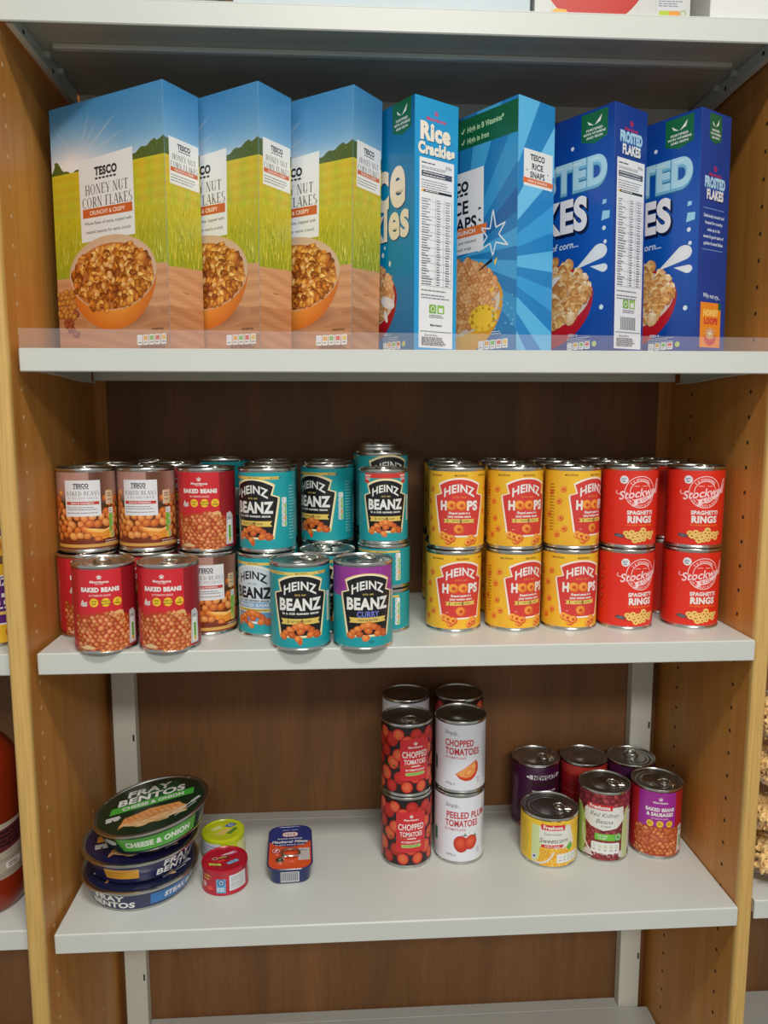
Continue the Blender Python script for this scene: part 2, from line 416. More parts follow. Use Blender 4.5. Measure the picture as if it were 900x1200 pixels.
        A = A[np.abs(ar) > 1e-7]; ar = ar[np.abs(ar) > 1e-7]
        f = ar < 0; A[f] = A[f][:, ::-1]
        return A
    def build(s, name, mapping, cuts=(), clip=None):
        A = s.soup(cuts); V = A.reshape(-1, 6)
        if clip: V[:, 0] = np.clip(V[:, 0], clip[0], clip[2]); V[:, 1] = np.clip(V[:, 1], clip[1], clip[3])
        P, Nn = mapping(V[:, 0], V[:, 1], V[:, 2]*s.STEP); n = len(V)
        if len(cuts) > 1:      # keep every ink layer on the same flat facets
            st = cuts[1]-cuts[0]; xl = np.floor(V[:, 0]/st+1e-9)*st; t = ((V[:, 0]-xl)/st)[:, None]
            P = mapping(xl, V[:, 1], V[:, 2]*s.STEP)[0]*(1-t)+mapping(xl+st, V[:, 1], V[:, 2]*s.STEP)[0]*t
        me = bpy.data.meshes.new(name); me.vertices.add(n); me.vertices.foreach_set('co', (P*MM).ravel())
        me.loops.add(n); me.loops.foreach_set('vertex_index', np.arange(n, dtype=np.int32))
        me.polygons.add(n//3); me.polygons.foreach_set('loop_start', np.arange(0, n, 3, dtype=np.int32)); me.update(calc_edges=True)
        at = me.attributes.new('ink', 'FLOAT_COLOR', 'POINT'); at.data.foreach_set('color', np.c_[V[:, 3:6], np.ones(n)].ravel())
        me.polygons.foreach_set('use_smooth', np.ones(n//3, bool))
        if Nn is not None: me.normals_split_custom_set_from_vertices(Nn.tolist())
        return me
def cylmap(R, z0, taper=0.0):
    def f(x, y, o):
        a = x/R; r = R+o+taper*y; nz = -taper/math.hypot(1, taper)
        return np.stack([r*np.sin(a), -r*np.cos(a), z0+y], 1), np.stack([np.sin(a), -np.cos(a), np.full_like(a, nz)], 1)
    return f
def cylcuts(R, w, n=72):
    st = 2*PI*R/n; k = int(w/2/st)+1; return [i*st for i in range(-k, k+1)]

# ------------------------------------------------------------------ the labels
R0 = 36.75; CW = 2*PI*R0; LH = 98
WHITE = (232, 232, 228); BLACK = (16, 15, 18); GOLD = (226, 196, 96); TEAL = (0, 150, 158)
BEAN = [((245, 150, 70), (196, 84, 22)), ((238, 138, 62), (182, 72, 20)), ((250, 165, 86), (205, 98, 34)), ((226, 120, 52), (168, 62, 18))]
DBEAN = [((246, 166, 96), (160, 58, 24)), ((226, 132, 66), (140, 42, 16)), ((252, 186, 122), (190, 88, 42)), ((236, 146, 80), (164, 60, 26))]
def keystone(A, cx, grow, col, top=88, bottom=15):
    g = grow; pts = []
    for i in range(-6, 7):
        t = i/6; pts.append((cx+t*(27+g), 80+(top-80)*(1-t*t)+g))
    pts = pts[::-1]
    pts = pts + [(cx-23.5-g, 69+g*.3), (cx-33-g, 66+g*.3), (cx-33-g, 63), (cx-25-g, bottom-g), (cx+25+g, bottom-g), (cx+33+g, 63), (cx+33+g, 66+g*.3), (cx+23.5+g, 69+g*.3)]
    A.poly(pts, col)
def bean_heap(A, cx, y, rnd, n1=5, r=5.2, cols=BEAN):
    for k, (dx, dy) in enumerate([(-19, 1), (19, 0), (-13, 5), (13, 4.5), (-6, 8.5), (7, 8), (0, 10.5), (-11, -1), (12, -1), (0, 3), (-3, -6), (21, -2), (-22, -3)]):
        ci, co = cols[k % len(cols)]; A.ell(cx+dx, y+dy, r*rnd.uniform(.9, 1.15), r*.8, ci, co, rnd.uniform(-40, 40), 14, .4)
def multipack(A, h, y=91, th=3.6):
    A.rect(-CW/2, y-th/2, CW/2*.30, y+th/2, GOLD)
    for x in range(-3, 2): A.text('MULTIPACK', x*29+2, y, 1.9, (90, 70, 20), .01)
def heinz_beanz(kind='classic', H=98, seed=3):
    rnd = random.Random(seed); A = Art(CW, LH, (24, 158, 166) if kind != 'x' else TEAL)
    if kind == 'curry':
        A.grid(-CW/2, 62, 40, LH, 50, 3, lambda x, y: (150, 52, 150)); A.poly([(-40, 62), (0, 52), (40, 62)], (150, 52, 150))
        for k in range(26): A.ring(rnd.uniform(-55, 38), rnd.uniform(66, 96), rnd.uniform(2, 5), rnd.uniform(2, 5), .7, (172, 78, 172), rnd.randint(0, 360), 300, 10, layer=A.n+.5)
        A.n += 1
    inner, letter, rim = BLACK, WHITE, (240, 214, 130)
    if kind == 'sugar': inner, letter, rim = (206, 218, 226), BLACK, (120, 176, 206)
    keystone(A, 0, 2.6, rim); keystone(A, 0, 1.4, (250, 240, 205)); keystone(A, 0, 0, inner)
    A.text('HEINZ', 0, 73.5, 10, letter, .028, 41, arch=6.5, flare=.12)
    A.text('ESTD 1869', 0, 65, 2, GOLD if kind != 'sugar' else (90, 90, 90), .01, 13)
    A.text('BEANZ', 0, 53.5, 13.5, letter, .045, 54, flare=.05)
    if kind == 'curry':
        A.text('CURRY', 0, 40.5, 7, (110, 120, 205), .03, 28)
        A.poly([(-24, 30), (24, 30), (22, 33), (24, 36.5), (-24, 36.5), (-22, 33)], GOLD); A.text('HIGH IN PROTEIN', 0, 33.2, 2.6, (40, 30, 20), .02, 25)
        A.ell(4, 6, 4, 2.6, (20, 130, 140))
    elif kind == 'sugar':
        A.text('In a rich tomato sauce', 0, 43.5, 2.8, BLACK, .03, 44); A.rect(-27, 34, 27, 41, (110, 160, 205)); A.text('REDUCED SUGAR', 0, 37.5, 4, WHITE, .03, 46)
        A.rect(-24, 29, 24, 32.5, GOLD); A.text('NO ARTIFICIAL SWEETENERS', 0, 30.8, 1.8, (60, 50, 20), .02, 38); A.rect(-24, 16, 24, 28, (96, 152, 196))
    else:
        A.text('In a rich tomato sauce', 0, 42.5, 3, WHITE, .035, 46)
        A.poly([(-25, 29), (25, 29), (22.5, 32.5), (25, 36), (-25, 36), (-22.5, 32.5)], GOLD); A.text('1 OF YOUR 5 A DAY', 0, 32.5, 2.6, (30, 24, 16), .02, 27)
        A.text('1', -15.5, 32.5, 4.4, (30, 24, 16), .03); A.text('5', 2, 32.5, 4.4, (30, 24, 16), .03)
    bean_heap(A, 0, 17, rnd)
    A.poly([(-4, 6), (-1, 12), (2, 6.5), (-.5, 2.5)], (206, 92, 30)) if kind == 'classic' else None
    if kind == 'newsize':
        A.rect(-34, 91, 34, LH, (206, 52, 44)); A.rect(-34, 84, -26, 91, (206, 52, 44)); A.rect(26, 84, 34, 91, (206, 52, 44))
        for sx in (-1, 1):
            A.text('NEW', sx*28, 94.5, 3, WHITE, .03); A.text('SIZE', sx*28, 90, 3, WHITE, .03)
    elif kind == 'plain':
        for T_ in A.T[1:]: T_[..., 1] += 9
    elif kind != 'curry': multipack(A, LH)
    A.nutri(42, 28, 66, True, 7.5)
    A.lines(50, 62, [y for y in range(12, 84, 4)], .9, (170, 220, 222), rnd)
    A.lines(-62, -50, [y for y in range(12, 84, 4)], .9, (170, 220, 222), rnd)
    A.rect(70, 20, 92, 60, WHITE)
    for k in range(14): A.rect(72+k*1.4, 22, 72.6+k*1.4, 58, BLACK)
    return A
def heinz_small(seed=5):
    rnd = random.Random(seed); w = 2*PI*34.3; A = Art(w, 50, (20, 152, 160))
    A.rect(-w/2, 44.5, w*.16, 47.5, GOLD); A.text('MULTIPACK', 10, 46, 1.8, (90, 70, 20), .01); A.text('MULTIPACK', -12, 46, 1.8, (90, 70, 20), .01)
    for g, c in ((2, (240, 214, 130)), (0, BLACK)):
        A.poly([(-14-g, 40+g), (0, 43+g), (14+g, 40+g), (12+g, 34), (18+g, 33), (13+g, 6-g), (-13-g, 6-g), (-18-g, 33), (-12-g, 34)], c)
    A.text('HEINZ', 0, 37.5, 4.8, WHITE, .03, 21, arch=2.5); A.text('BEANZ', 0, 27, 7, WHITE, .04, 28); A.text('In a rich tomato sauce', 0, 21.5, 1.7, WHITE, .03, 24)
    A.rect(-12, 16, 12, 19, GOLD); bean_heap(A, 0, 8, rnd, r=2.9)
    A.nutri(32, 6, 44, True, 7.5)
    return A
def hoop(A, x, y, r, layer=None, ci=(240, 150, 60), co=(214, 92, 34)):
    A.ell(x, y, r, r*.95, co, co, 0, 18); A.ell(x-.2*r, y+.15*r, r*.82, r*.76, ci, ci, 0, 16); A.ell(x, y, r*.42, r*.4, (196, 70, 30), (214, 92, 34), 0, 12)
def heinz_hoops(seed=1):
    rnd = random.Random(seed); Y = (238, 186, 44); A = Art(CW, LH, Y)
    A.grid(-CW/2, 0, CW/2, LH, 30, 6, lambda x, y: (240+rnd.randint(-4, 4), 184+rnd.randint(-8, 8), 44))
    for x, y in [(-42, 74), (-48, 58), (-45, 36), (-50, 14), (-40, 22), (44, 76), (40, 46), (50, 60), (46, 30), (50, 12), (-60, 70), (-64, 40), (62, 78), (64, 40), (-75, 20), (76, 60), (90, 30), (-90, 66), (-100, 20), (104, 74)]:
        hoop(A, x, y, 4.6, None, (243, 160, 60), (224, 112, 40))
    keystone(A, 0, 2.0, (245, 236, 226)); keystone(A, 0, 0, (212, 58, 52))
    A.text('HEINZ', 0, 73.5, 10, WHITE, .03, 41, arch=6.5, flare=.12); A.text('ESTD 1869', 0, 65, 2, (238, 150, 60), .01, 17)
    A.text('H', -21, 54, 11.5, WHITE, .05, 8.5); A.text('PS', 17.5, 54, 11.5, WHITE, .05, 16)
    for x in (-10, 3): hoop(A, x, 54, 7, None, (244, 160, 60), (222, 108, 34))
    A.text('Shaped pasta in a', 0, 44.5, 3, WHITE, .04, 28); A.text('juicy tomato sauce', 0, 40, 3, WHITE, .04, 31)
    A.poly([(-21, 31.5), (21, 31.5), (19, 34), (21, 36.5), (-21, 36.5), (-19, 34)], GOLD); A.text('OF YOUR   A DAY', 2, 34, 2, (60, 40, 20), .02, 22)
    A.text('1', -15.5, 34, 4, (60, 30, 16), .03); A.text('5', 2, 34, 4.4, (60, 30, 16), .03)
    hoop(A, 0, 23, 7)
    for x, y in [(-22, 15), (-14, 8), (-17, 13), (-10, 11), (16, 11), (19, 8), (12, 6)]: hoop(A, x, y, 5.4, None, (246, 168, 66), (216, 98, 34))
    A.rect(-20, 22, -17, 22.5, WHITE)
    for x in (-32, 2, 36): A.text('MULTIPACK', x, 93, 2.2, (120, 90, 20), .02, 17)
    A.lines(-62, -54, [y for y in range(20, 84, 4)], .9, (120, 90, 30), rnd); A.rect(66, 20, 88, 58, WHITE)
    for k in range(14): A.rect(68+k*1.4, 22, 68.6+k*1.4, 56, BLACK)
    A.nutri(57, 30, 66, True, 6)
    return A
def stockwell(seed=1):
    rnd = random.Random(seed); A = Art(CW, LH, (224, 44, 26)); W = (240, 222, 220)
    cx, cy = 0, 70; RED = (224, 44, 26)
    A.ring(cx, cy, 21, 21, .9, W, n=44); A.ring(cx, cy, 14.5, 14.5, .8, W, n=40)
    A.text('T. E. STOCKWELL', cx, cy, 3.3, W, .02, 30, circ=(16.3, False)); A.text('FOR QUALITY & VALUE', cx, cy, 2.6, W, .01, 40, circ=(17.9, True))
    A.rect(-9, 77.5, -2, 78.1, W); A.rect(2, 77.5, 9, 78.1, W)
    # the script name with its swash
    for c, b in ((RED, .09), ((246, 214, 216), .02)):
        A.text('Stockwell', 1, cy-.5, 10.5, c, b, 57 if b < .05 else 59, shear=.32, rot=9)
    A.poly([(-9, 60), (14, 66), (25, 74), (20, 64.5), (8, 58.5), (-4, 54.5), (-6.5, 52), (-12, 51.5), (-8, 54)], (246, 214, 216)); A.text('& CO', 2.5, 60, 4, RED, .02, 14, rot=16)
    A.ring(-29, 69.5, 3.6, 3, .9, (246, 214, 216), 120, 380, 16)
    A.line([(23, 70), (27, 84), (30, 87), (31.5, 84)], 1.6, (246, 214, 216)); A.line([(27, 70), (31, 83)], 1.6, (246, 214, 216))
    A.ell(-22, 86, 5.4, 5.4, (225, 228, 230)); A.lines(-25.5, -18.8, [87.5, 85.5], 1, (90, 120, 150), rnd); A.lines(-24.5, -20, [83.5], .9, (60, 60, 80), rnd)
    A.text('SPAGHETTI', 1, 43, 5, WHITE, .045, 36); A.text('RINGS', 1, 34, 8.4, WHITE, .05, 34)
    A.text('in a tasty tomato sauce', 1, 26.8, 2.6, (240, 130, 40), .02, 36)
    A.ell(-26, 12, 7, 2.6, (120, 120, 126), (70, 60, 60), -8); A.ell(-4, 9, 18, 3, (170, 28, 22), (200, 36, 28))
    A.pile(lambda x, y: ((x-2)/21)**2+((y-12.5)/7.5)**2 < 1, -20, 5, 24, 20, 4.3, [((244, 208, 120), (214, 160, 70))], rnd, .85, ring=(196, 120, 50), dens=1.45, n=14)
    A.ell(-3, 18, .9, .5, (90, 110, 40)); A.ell(8, 16, .9, .5, (90, 110, 40))
    A.rect(41, 20, 47, 56, (225, 225, 222)); A.lines(42, 46.5, list(range(22, 55, 3)), .9, (90, 90, 90), rnd); A.rect(40, 10, 47, 18, (96, 160, 60))
    for k in range(5):
        y = 24+k*13; hoop(A, -56, y, 4, None, (206, 60, 44), (170, 28, 22)); hoop(A, -64, y+6, 3.4, None, (206, 60, 44), (170, 28, 22))
    A.ell(58, 86, 4.6, 4.6, (225, 228, 230)); A.lines(60, 84, [y for y in range(14, 80, 4)], .9, (235, 180, 170), rnd)
    return A
def star_logo(A, x, y, s, col, name=True):
    pts = []
    for k in range(10):
        r = s if k % 2 == 0 else s*.55; a = PI/2+k*PI/5; pts.append((x+r*math.cos(a), y+r*math.sin(a)*.9))
    A.line(pts+[pts[0]], s*.22, col); A.ell(x, y-s*.1, s*.35, s*.45, col)
    if name: A.text('Morrisons', x, y-s*1.75, s*.95, col, .035, s*7)
def nutri_white(A, x, rnd):
    A.poly([(x-6, 3), (x+8, 3), (x+8, 40), (x+3, 46), (x-4, 44)], (206, 204, 204)); A.rrect(x+1.5, 20, 8, 30, 2, (240, 240, 238)); A.rect(x-1, 6, x+3.4, 28, (110, 188, 50)); A.rect(x-1, 6, x+3.4, 11, (240, 190, 60))
    A.lines(x-.6, x+3, [26, 22, 18, 14, 9], .8, (40, 70, 20), rnd); A.lines(x-3, x+5, [38, 36], .9, (90, 90, 90), rnd)
def morrisons_beans(seed=1):
    rnd = random.Random(seed); A = Art(CW, LH, (190, 30, 40))
    A.rect(-28, 0, 26, LH, (208, 36, 46)); A.rect(26, 0, 33, LH, (150, 22, 34)); A.rect(33, 0, 60, LH, (150, 22, 34)); A.rect(-62, 0, -60, LH, (150, 22, 34))
    star_logo(A, 0, 89, 3.1, WHITE); A.text('ESTD 1899', 0, 81, 1.4, WHITE, .01, 9)
    A.text('BAKED BEANS', 0, 74, 5, WHITE, .06, 46); A.text('IN TOMATO SAUCE', 0, 67, 2.3, (240, 210, 205), .02, 25)
    A.poly([(-25, 55), (-22, 62), (-19, 58), (-15, 60), (-17, 54)], (220, 214, 208)); A.ell(-20, 55.5, 5, 2.2, (214, 200, 196))
    for x, a, b in ((-7, 'LOW', 'FAT'), (6.5, 'HIGH IN', 'PROTEIN'), (20, '1/3', 'FIBRE')):
        A.ell(x, 58.5, 5.2, 5.2, (240, 196, 40)); A.text(a, x, 60, 2, (60, 50, 10), .03); A.text(b, x, 56.7, 2, (60, 50, 10), .03)
    def ins(x, y): return y < 44+3*math.sin(x*.12)-abs(x+2)*.10 and -32 < x < 37
    A.poly([(-32, 0), (-32, 40), (-10, 46), (20, 46), (35, 40), (36, 0)], (186, 60, 32))
    A.poly([(6, 44), (23, 48), (27, 46), (30, 30), (24, 34), (12, 41)], (230, 178, 112)); A.poly([(14, 8), (38, 14), (34, 18), (16, 14)], (232, 190, 120))
    A.pile(ins, -34, 5, 37, 46, 3.7, DBEAN, rnd, .78, dens=1.82)
    A.poly([(-30, 3), (-18, 1), (-6, 3), (-16, 7)], (226, 190, 140)); A.poly([(-4, 9), (26, 11), (24, 4), (-2, 2)], (196, 74, 38))
    A.pile(lambda x, y: -3 < x < 26 and y < 8, -4, 1, 26, 8, 3.6, DBEAN, rnd, .8, dens=1.8)
    A.rect(-CW/2, 0, -33, 3, (130, 20, 28)); nutri_white(A, 40, rnd)
    A.lines(-62, -42, list(range(12, 86, 4)), .8, (235, 190, 190), rnd); A.lines(60, 90, list(range(12, 86, 4)), .8, (235, 190, 190), rnd)
    return A
def tesco_beans(seed=1):
    rnd = random.Random(seed); A = Art(CW, LH)
    A.grid(-CW/2, 0, CW/2, LH, 36, 10, lambda x, y: (176-int(70*max(0, 1-y/80))+rnd.randint(-6, 6), 134-int(80*max(0, 1-y/80)), 122-int(90*max(0, 1-y/80))) if y > 62 else (132-y, 52, 24))
    A.grid(8, 58, 60, LH, 14, 6, lambda x, y: (150-int(50*math.sin(x*.09)), 108-int(50*math.sin(x*.09)), 92-int(50*math.sin(x*.09))))
    def ins(x, y): return y > 13 and (y < 48 or (abs(x) > 26 and y < 72)) and not (4 < x < 34 and 14 < y < 26)
    A.pile(ins, -64, 12, 66, 72, 5.6, [((252, 176, 96), (204, 98, 34)), ((246, 158, 76), (190, 84, 26)), ((255, 194, 116), (210, 116, 46)), ((240, 146, 62), (180, 74, 22))], rnd, .8, dens=1.95, n=14)
    A.poly([(0, 27), (12, 26), (26, 24), (36, 27), (36, 13), (20, 11), (6, 18)], (236, 150, 50)); A.poly([(0, 27), (12, 26), (26, 24), (36, 27), (34, 23), (22, 20), (8, 23)], (250, 196, 110)); A.ell(4, 17, 5.5, 4.4, (246, 170, 84), (190, 84, 28), 20, 14, .4); A.ell(17, 12, 5.5, 4.4, (246, 160, 74), (190, 84, 28), -20, 14, .4)
    A.rect(-60, 2, 62, 6, (214, 164, 84)); A.rect(-60, 6, 62, 10, (120, 44, 22))
    A.rect(-23, 42, 22, 88, (228, 228, 230))
    A.text('TESCO', -2, 81.5, 4.6, (40, 40, 60), .05, 19)
    for k in range(5): A.poly([(-11+k*4, 77), (-8.2+k*4, 77), (-8.8+k*4, 78.2), (-11.6+k*4, 78.2)], (40, 40, 60))
    A.text('BAKED BEANS', 0, 71.5, 5.2, (110, 108, 116), serif=True, width=41); A.text('IN TOMATO SAUCE', 0, 65.5, 3, (120, 118, 126), serif=True, width=36)
    A.rect(-21, 57, 20, 61, (196, 62, 52)); A.text('RICH & WARMING', -1, 59, 2, WHITE, .03, 28)
    A.lines(-21, 19, [53.5, 50.8, 46.5], .9, (110, 110, 120), rnd)
    A.rect(29, 56, 41, 74, (222, 196, 160)); A.lines(31, 40, [70, 67, 62], 1, (120, 90, 60), rnd)
    A.nutri(37, 12, 52, True, 8.5); A.rect(33, 14, 37, 44, (120, 190, 60)); A.rect(33, 12, 37, 20, (236, 190, 70))
    A.lines(26, 50, [9, 6.4], .8, (235, 225, 210), rnd)
    return A
def tomato(A, x, y, r, cut=True, rot=0):
    A.ell(x, y, r, r*.96, (206, 54, 40), (168, 24, 20), rot, 20, .3)
    if cut:
        A.ell(x, y, r*.86, r*.8, (232, 112, 70), (222, 74, 50), rot, 18)
        for k in range(3):
            a = math.radians(rot+90+120*k); A.ell(x+r*.42*math.cos(a), y+r*.42*math.sin(a), r*.28, r*.22, (226, 150, 70), (190, 60, 30), math.degrees(a)+90, 10)
def morrisons_toms(seed=1):
    rnd = random.Random(seed); A = Art(CW, LH, (34, 20, 20))
    for j in range(6):
        for i in range(10): tomato(A, -104+i*23.5+(11.5 if j % 2 else 0)+rnd.uniform(-2, 2), min(88, max(10, 8+j*17.5+rnd.uniform(-3, 3))), rnd.uniform(9, 11.5) if 0 < j < 5 else 9, rnd.random() < .68, rnd.randint(0, 120))
    for k in range(12): A.poly([(-50+k*9, 40), (-47+k*9, 43), (-44+k*9, 39)], (60, 96, 40))
    A.poly([(-20, 20), (24, 20), (24, 80), (4, 83), (-20, 80)], (206, 40, 48))
    star_logo(A, 2, 75, 3, WHITE); A.text('CHOPPED', 2, 59, 9, WHITE, .02, 38); A.text('TOMATOES', 2, 48, 7, WHITE, .02, 33)
    A.rect(-15, 41, -5, 42, (120, 110, 50)); A.rect(-4, 40.6, 9, 42.1, WHITE); A.text('IN TOMATO JUICE', 2, 36, 2.8, WHITE, .03, 28)
    A.rrect(2, 30, 29, 4.4, 2, (160, 210, 110)); A.text('1 OF YOUR 5 A DAY', 2, 30, 2, (40, 70, 20), .02, 24)
    A.lines(44, 58, list(range(14, 80, 4)), .8, (220, 210, 200), rnd)
    return A
def simply(kind, seed=1):
    rnd = random.Random(seed); A = Art(CW, LH, (226, 228, 236)); RD = (192, 48, 54)
    A.text('Simply...', -15, 86, 6, (40, 40, 46), 0, 23, shear=.3, rot=-3)
    if kind == 'chopped':
        A.text('CHOPPED', -4.5, 71, 9.5, RD, .035, 43); A.text('TOMATOES', 0, 58.5, 9.5, RD, .035, 52)
        A.text('IN TOMATO JUICE', -10, 49, 3.2, RD, .02, 31)
        A.poly([(-10, 25), (-4, 18), (4, 14.5), (13, 15), (20, 20), (25, 29), (25, 38), (21, 45), (8, 37)], (206, 66, 30)); A.poly([(-9, 25), (-2, 21), (6, 19.5), (13, 21), (19, 27), (21, 35), (20, 43), (8, 36.5)], (240, 160, 90))
        A.ell(10, 28, 8, 5, (246, 190, 110), (226, 120, 50), 40); A.ell(17, 36, 4, 2.4, (250, 210, 130), (230, 130, 60), 60)
    else:
        A.text('PEELED PLUM', 6, 71, 9.5, RD, .035, 62); A.text('TOMATOES', -2, 58.5, 9.5, RD, .035, 50); A.text('IN TOMATO JUICE', -12, 49, 3.2, RD, .02, 31)
        A.ell(-3, 27, 11, 13, (230, 90, 50), (186, 34, 22), 10, 24, .3); A.ell(12, 29, 10, 11.5, (236, 100, 56), (190, 38, 24), -20, 24, .3)
        for x, y in ((2, 40), (18, 38)): A.poly([(x-4, y), (x, y+1.5), (x+1, y+5), (x+2, y+1), (x+5, y-1), (x, y-.6)], (60, 100, 50))
    A.text('400g e', -18, 10, 3.4, (60, 60, 66), 0, 15); A.ell(25, 12, 2.6, 2.6, (200, 200, 206)); A.lines(22, 28, [18, 16], .7, (80, 80, 86), rnd)
    A.rect(-50, 24, -43, 44, (50, 130, 90)); A.lines(34, 56, list(range(14, 86, 3)), .8, (130, 130, 140), rnd); A.lines(-76, -54, list(range(14, 86, 3)), .8, (130, 130, 140), rnd)
    return A
def newgate(seed=1):
    rnd = random.Random(seed); A = Art(CW, LH, (74, 22, 66))
    A.rect(-26, 79, 26, 86, (236, 236, 236)); A.text('NEWGATE', 0, 82.5, 6, (70, 24, 66), .06, 42); A.rect(-31, 81, -26, 84, (236, 236, 236)); A.rect(26, 81, 31, 84, (236, 236, 236))
    A.rect(-26, 70, 26, 74, (60, 40, 30)); A.lines(-22, 22, [60, 52], 2.4, (236, 226, 214), rnd)
    A.pile(lambda x, y: y < 36-abs(x)*.15, -34, 4, 34, 36, 8, [((196, 110, 66), (130, 52, 28)), ((208, 130, 84), (140, 60, 34))], rnd, .9, dens=1.5, n=16)
    A.lines(44, 60, list(range(14, 80, 4)), .8, (200, 180, 196), rnd); A.lines(-60, -46, list(range(14, 80, 4)), .8, (200, 180, 196), rnd)
    return A
def plain_dark(col, band, txt, seed=1):
    rnd = random.Random(seed); A = Art(CW, LH, col); A.rect(-CW/2, 52, CW/2, 56, band)
    A.pile(lambda x, y: y < 34, -40, 4, 40, 34, 5, DBEAN, rnd, .8, dens=1.5); A.rect(-CW/2, 84, CW/2, LH, band); return A
def freshona_tag(A, x, y, w=40):
    A.poly([(x-w/2, y-4), (x+w/2, y-4), (x+w/2+1, y+4.2), (x-w/2-1, y+4.2)], (208, 34, 44)); A.text('Freshona', x, y+.2, 5.2, WHITE, .045, w*.84)
def sweetcorn():
    rnd = random.Random(4); R = 41.2; w = 2*PI*R; A = Art(w, 66, (240, 200, 50))
    for k in range(70): A.ell(rnd.uniform(-20, 60), rnd.uniform(50, 66), 3, 3.6, (250, 214, 90), (226, 170, 30), layer=A.n+1+(k % 9)*.1)
    A.n += 2; A.rect(-62, 4, -34, 62, (238, 196, 40)); A.lines(-54, -38, list(range(10, 60, 4)), .9, (150, 120, 20), rnd)
    A.poly([(-34, 4), (-24, 4), (-18, 30), (-20, 58), (-34, 58)], (206, 222, 160))
    A.poly([(-22, 57), (24, 60), (32, 32), (26, 20), (-12, 24), (-22, 36)], (226, 226, 216))
    freshona_tag(A, -2, 57, 34); A.text('Supersweet', -2, 47.5, 4, (110, 110, 110), 0, 26, shear=.25); A.text('Sweetcorn', 0, 37.5, 7, (90, 90, 86), .008, 42, shear=.3, rot=2)
    A.poly([(-20, 26), (12, 27), (14, 31.5), (-18, 30.5)], (208, 40, 44)); A.text('crisp & sweet', -3, 28.8, 2.4, WHITE, .03, 22)
    A.poly([(-22, 24), (26, 26), (26, 2), (-12, 2)], (238, 186, 40))
    A.pile(lambda x, y: -20 < x < 20 and y < 25, -20, 2, 18, 26, 3.6, [((252, 214, 90), (226, 160, 24)), ((248, 200, 70), (216, 146, 20))], rnd, 1.0, dens=1.45)
    A.poly([(18, 26), (26, 34), (30, 26), (24, 20)], (96, 176, 60)); A.poly([(-32, 3), (-10, 26), (-2, 5), (-10, 1)], (224, 224, 226)) if False else None
    A.ring(-24, 30, 26, 30, 2.5, (222, 222, 220), 250, 340, 16)
    A.rect(4, 3, 42, 17, (228, 228, 226)); A.nutri(10, 6, 40, False, 11, 'g')
    A.rect(-32, 6, -26, 13, (230, 230, 240)); A.ell(-29, 9.5, 2, 2, (60, 80, 150))
    return A
def kidney():
    rnd = random.Random(9); A = Art(CW, LH, (196, 150, 130)); KB = [((172, 60, 70), (104, 20, 32)), ((190, 84, 90), (118, 28, 38)), ((150, 46, 56), (88, 14, 26))]
    A.rect(-60, 0, 60, LH, (96, 20, 30)); A.pile(lambda x, y: True, -60, 74, 60, 96, 6.5, KB, rnd, .7, dens=1.5, n=12)
    A.pile(lambda x, y: y < 56, -34, 14, 40, 56, 5.5, KB, rnd, .65, dens=1.4, n=12)
    A.poly([(-48, 0), (-30, 0), (-26, 30), (-29, 60), (-38, 76), (-48, 78)], (176, 206, 116)); A.poly([(28, 0), (44, 0), (44, 78), (34, 74), (30, 56)], (186, 206, 140))
    A.poly([(-30, 72), (-22, 80), (30, 80), (32, 60), (20, 48), (0, 44), (-18, 48), (-30, 56)], (226, 226, 222))
    freshona_tag(A, -6, 79, 36); A.text('Red Kidney', 2, 68, 6.4, (120, 118, 116), .006, 42, shear=.3); A.text('Beans', 2, 58, 6.4, (120, 118, 116), .006, 24, shear=.3); A.text('in water', 4, 51, 3, (90, 110, 70), .01, 15, shear=.2)
    A.poly([(-12, 29), (20, 29), (22, 39), (-12, 39)], (110, 190, 60)); A.ell(22, 34, 6, 6, (80, 160, 60)); A.ring(22, 34, 4, 4, .8, WHITE); A.text('1 OF YOUR', -1, 35.8, 2.2, WHITE, .03); A.text('5 A DAY', -1, 32, 2.2, WHITE, .03)
    A.ring(-4, 40, 30, 36, 3, (226, 226, 222), 170, 320, 24)
    A.poly([(-32, 2), (32, 2), (30, 12), (0, 8), (-26, 12)], (216, 206, 206)); A.rrect(4, 17, 42, 17, 3, (228, 228, 226)); A.nutri(17, -16, 24, False, 13, 'g')
    A.pile(lambda x, y: y < 7, -14, 1, 20, 6, 3, KB, rnd, .7, dens=1.5)
    A.rect(40, 10, 60, 70, (226, 226, 222)); A.lines(42, 58, list(range(14, 68, 3)), .8, (110, 110, 110), rnd)
    return A
def sausages():
    rnd = random.Random(12); A = Art(CW, LH, (186, 34, 44)); A.rect(-30, 40, 26, LH, (158, 42, 150)); A.rect(26, 0, 44, LH, (176, 26, 36))
    star_logo(A, 2, 88, 3, WHITE); A.text('BAKED BEANS', 2, 72, 5, WHITE, .05, 42); A.text('& SAUSAGES', 2, 64.5, 5, WHITE, .05, 39); A.text('IN TOMATO SAUCE', 2, 58, 2, (230, 200, 230), .02, 24)
    A.poly([(-36, 0), (-36, 44), (0, 46), (34, 44), (36, 0)], (178, 64, 34))
    A.pile(lambda x, y: y < 44 and -36 < x < 36, -36, 4, 36, 46, 4.2, DBEAN, rnd, .78, dens=1.75)
    for x, y, r in ((-16, 34, 30), (-4, 28, -30), (14, 26, 20), (-18, 20, -35), (16, 38, 28), (22, 30, 15)): A.ell(x, y, 10, 5, (218, 124, 78), (168, 66, 32), r, 18, .4)
    for x in (-12, 2, 16): A.ell(x, 50, 5, 5, (240, 196, 40)); A.lines(x-3, x+3, [51.5, 49], 1, (70, 50, 10), rnd)
    nutri_white(A, 38, rnd)
    return A
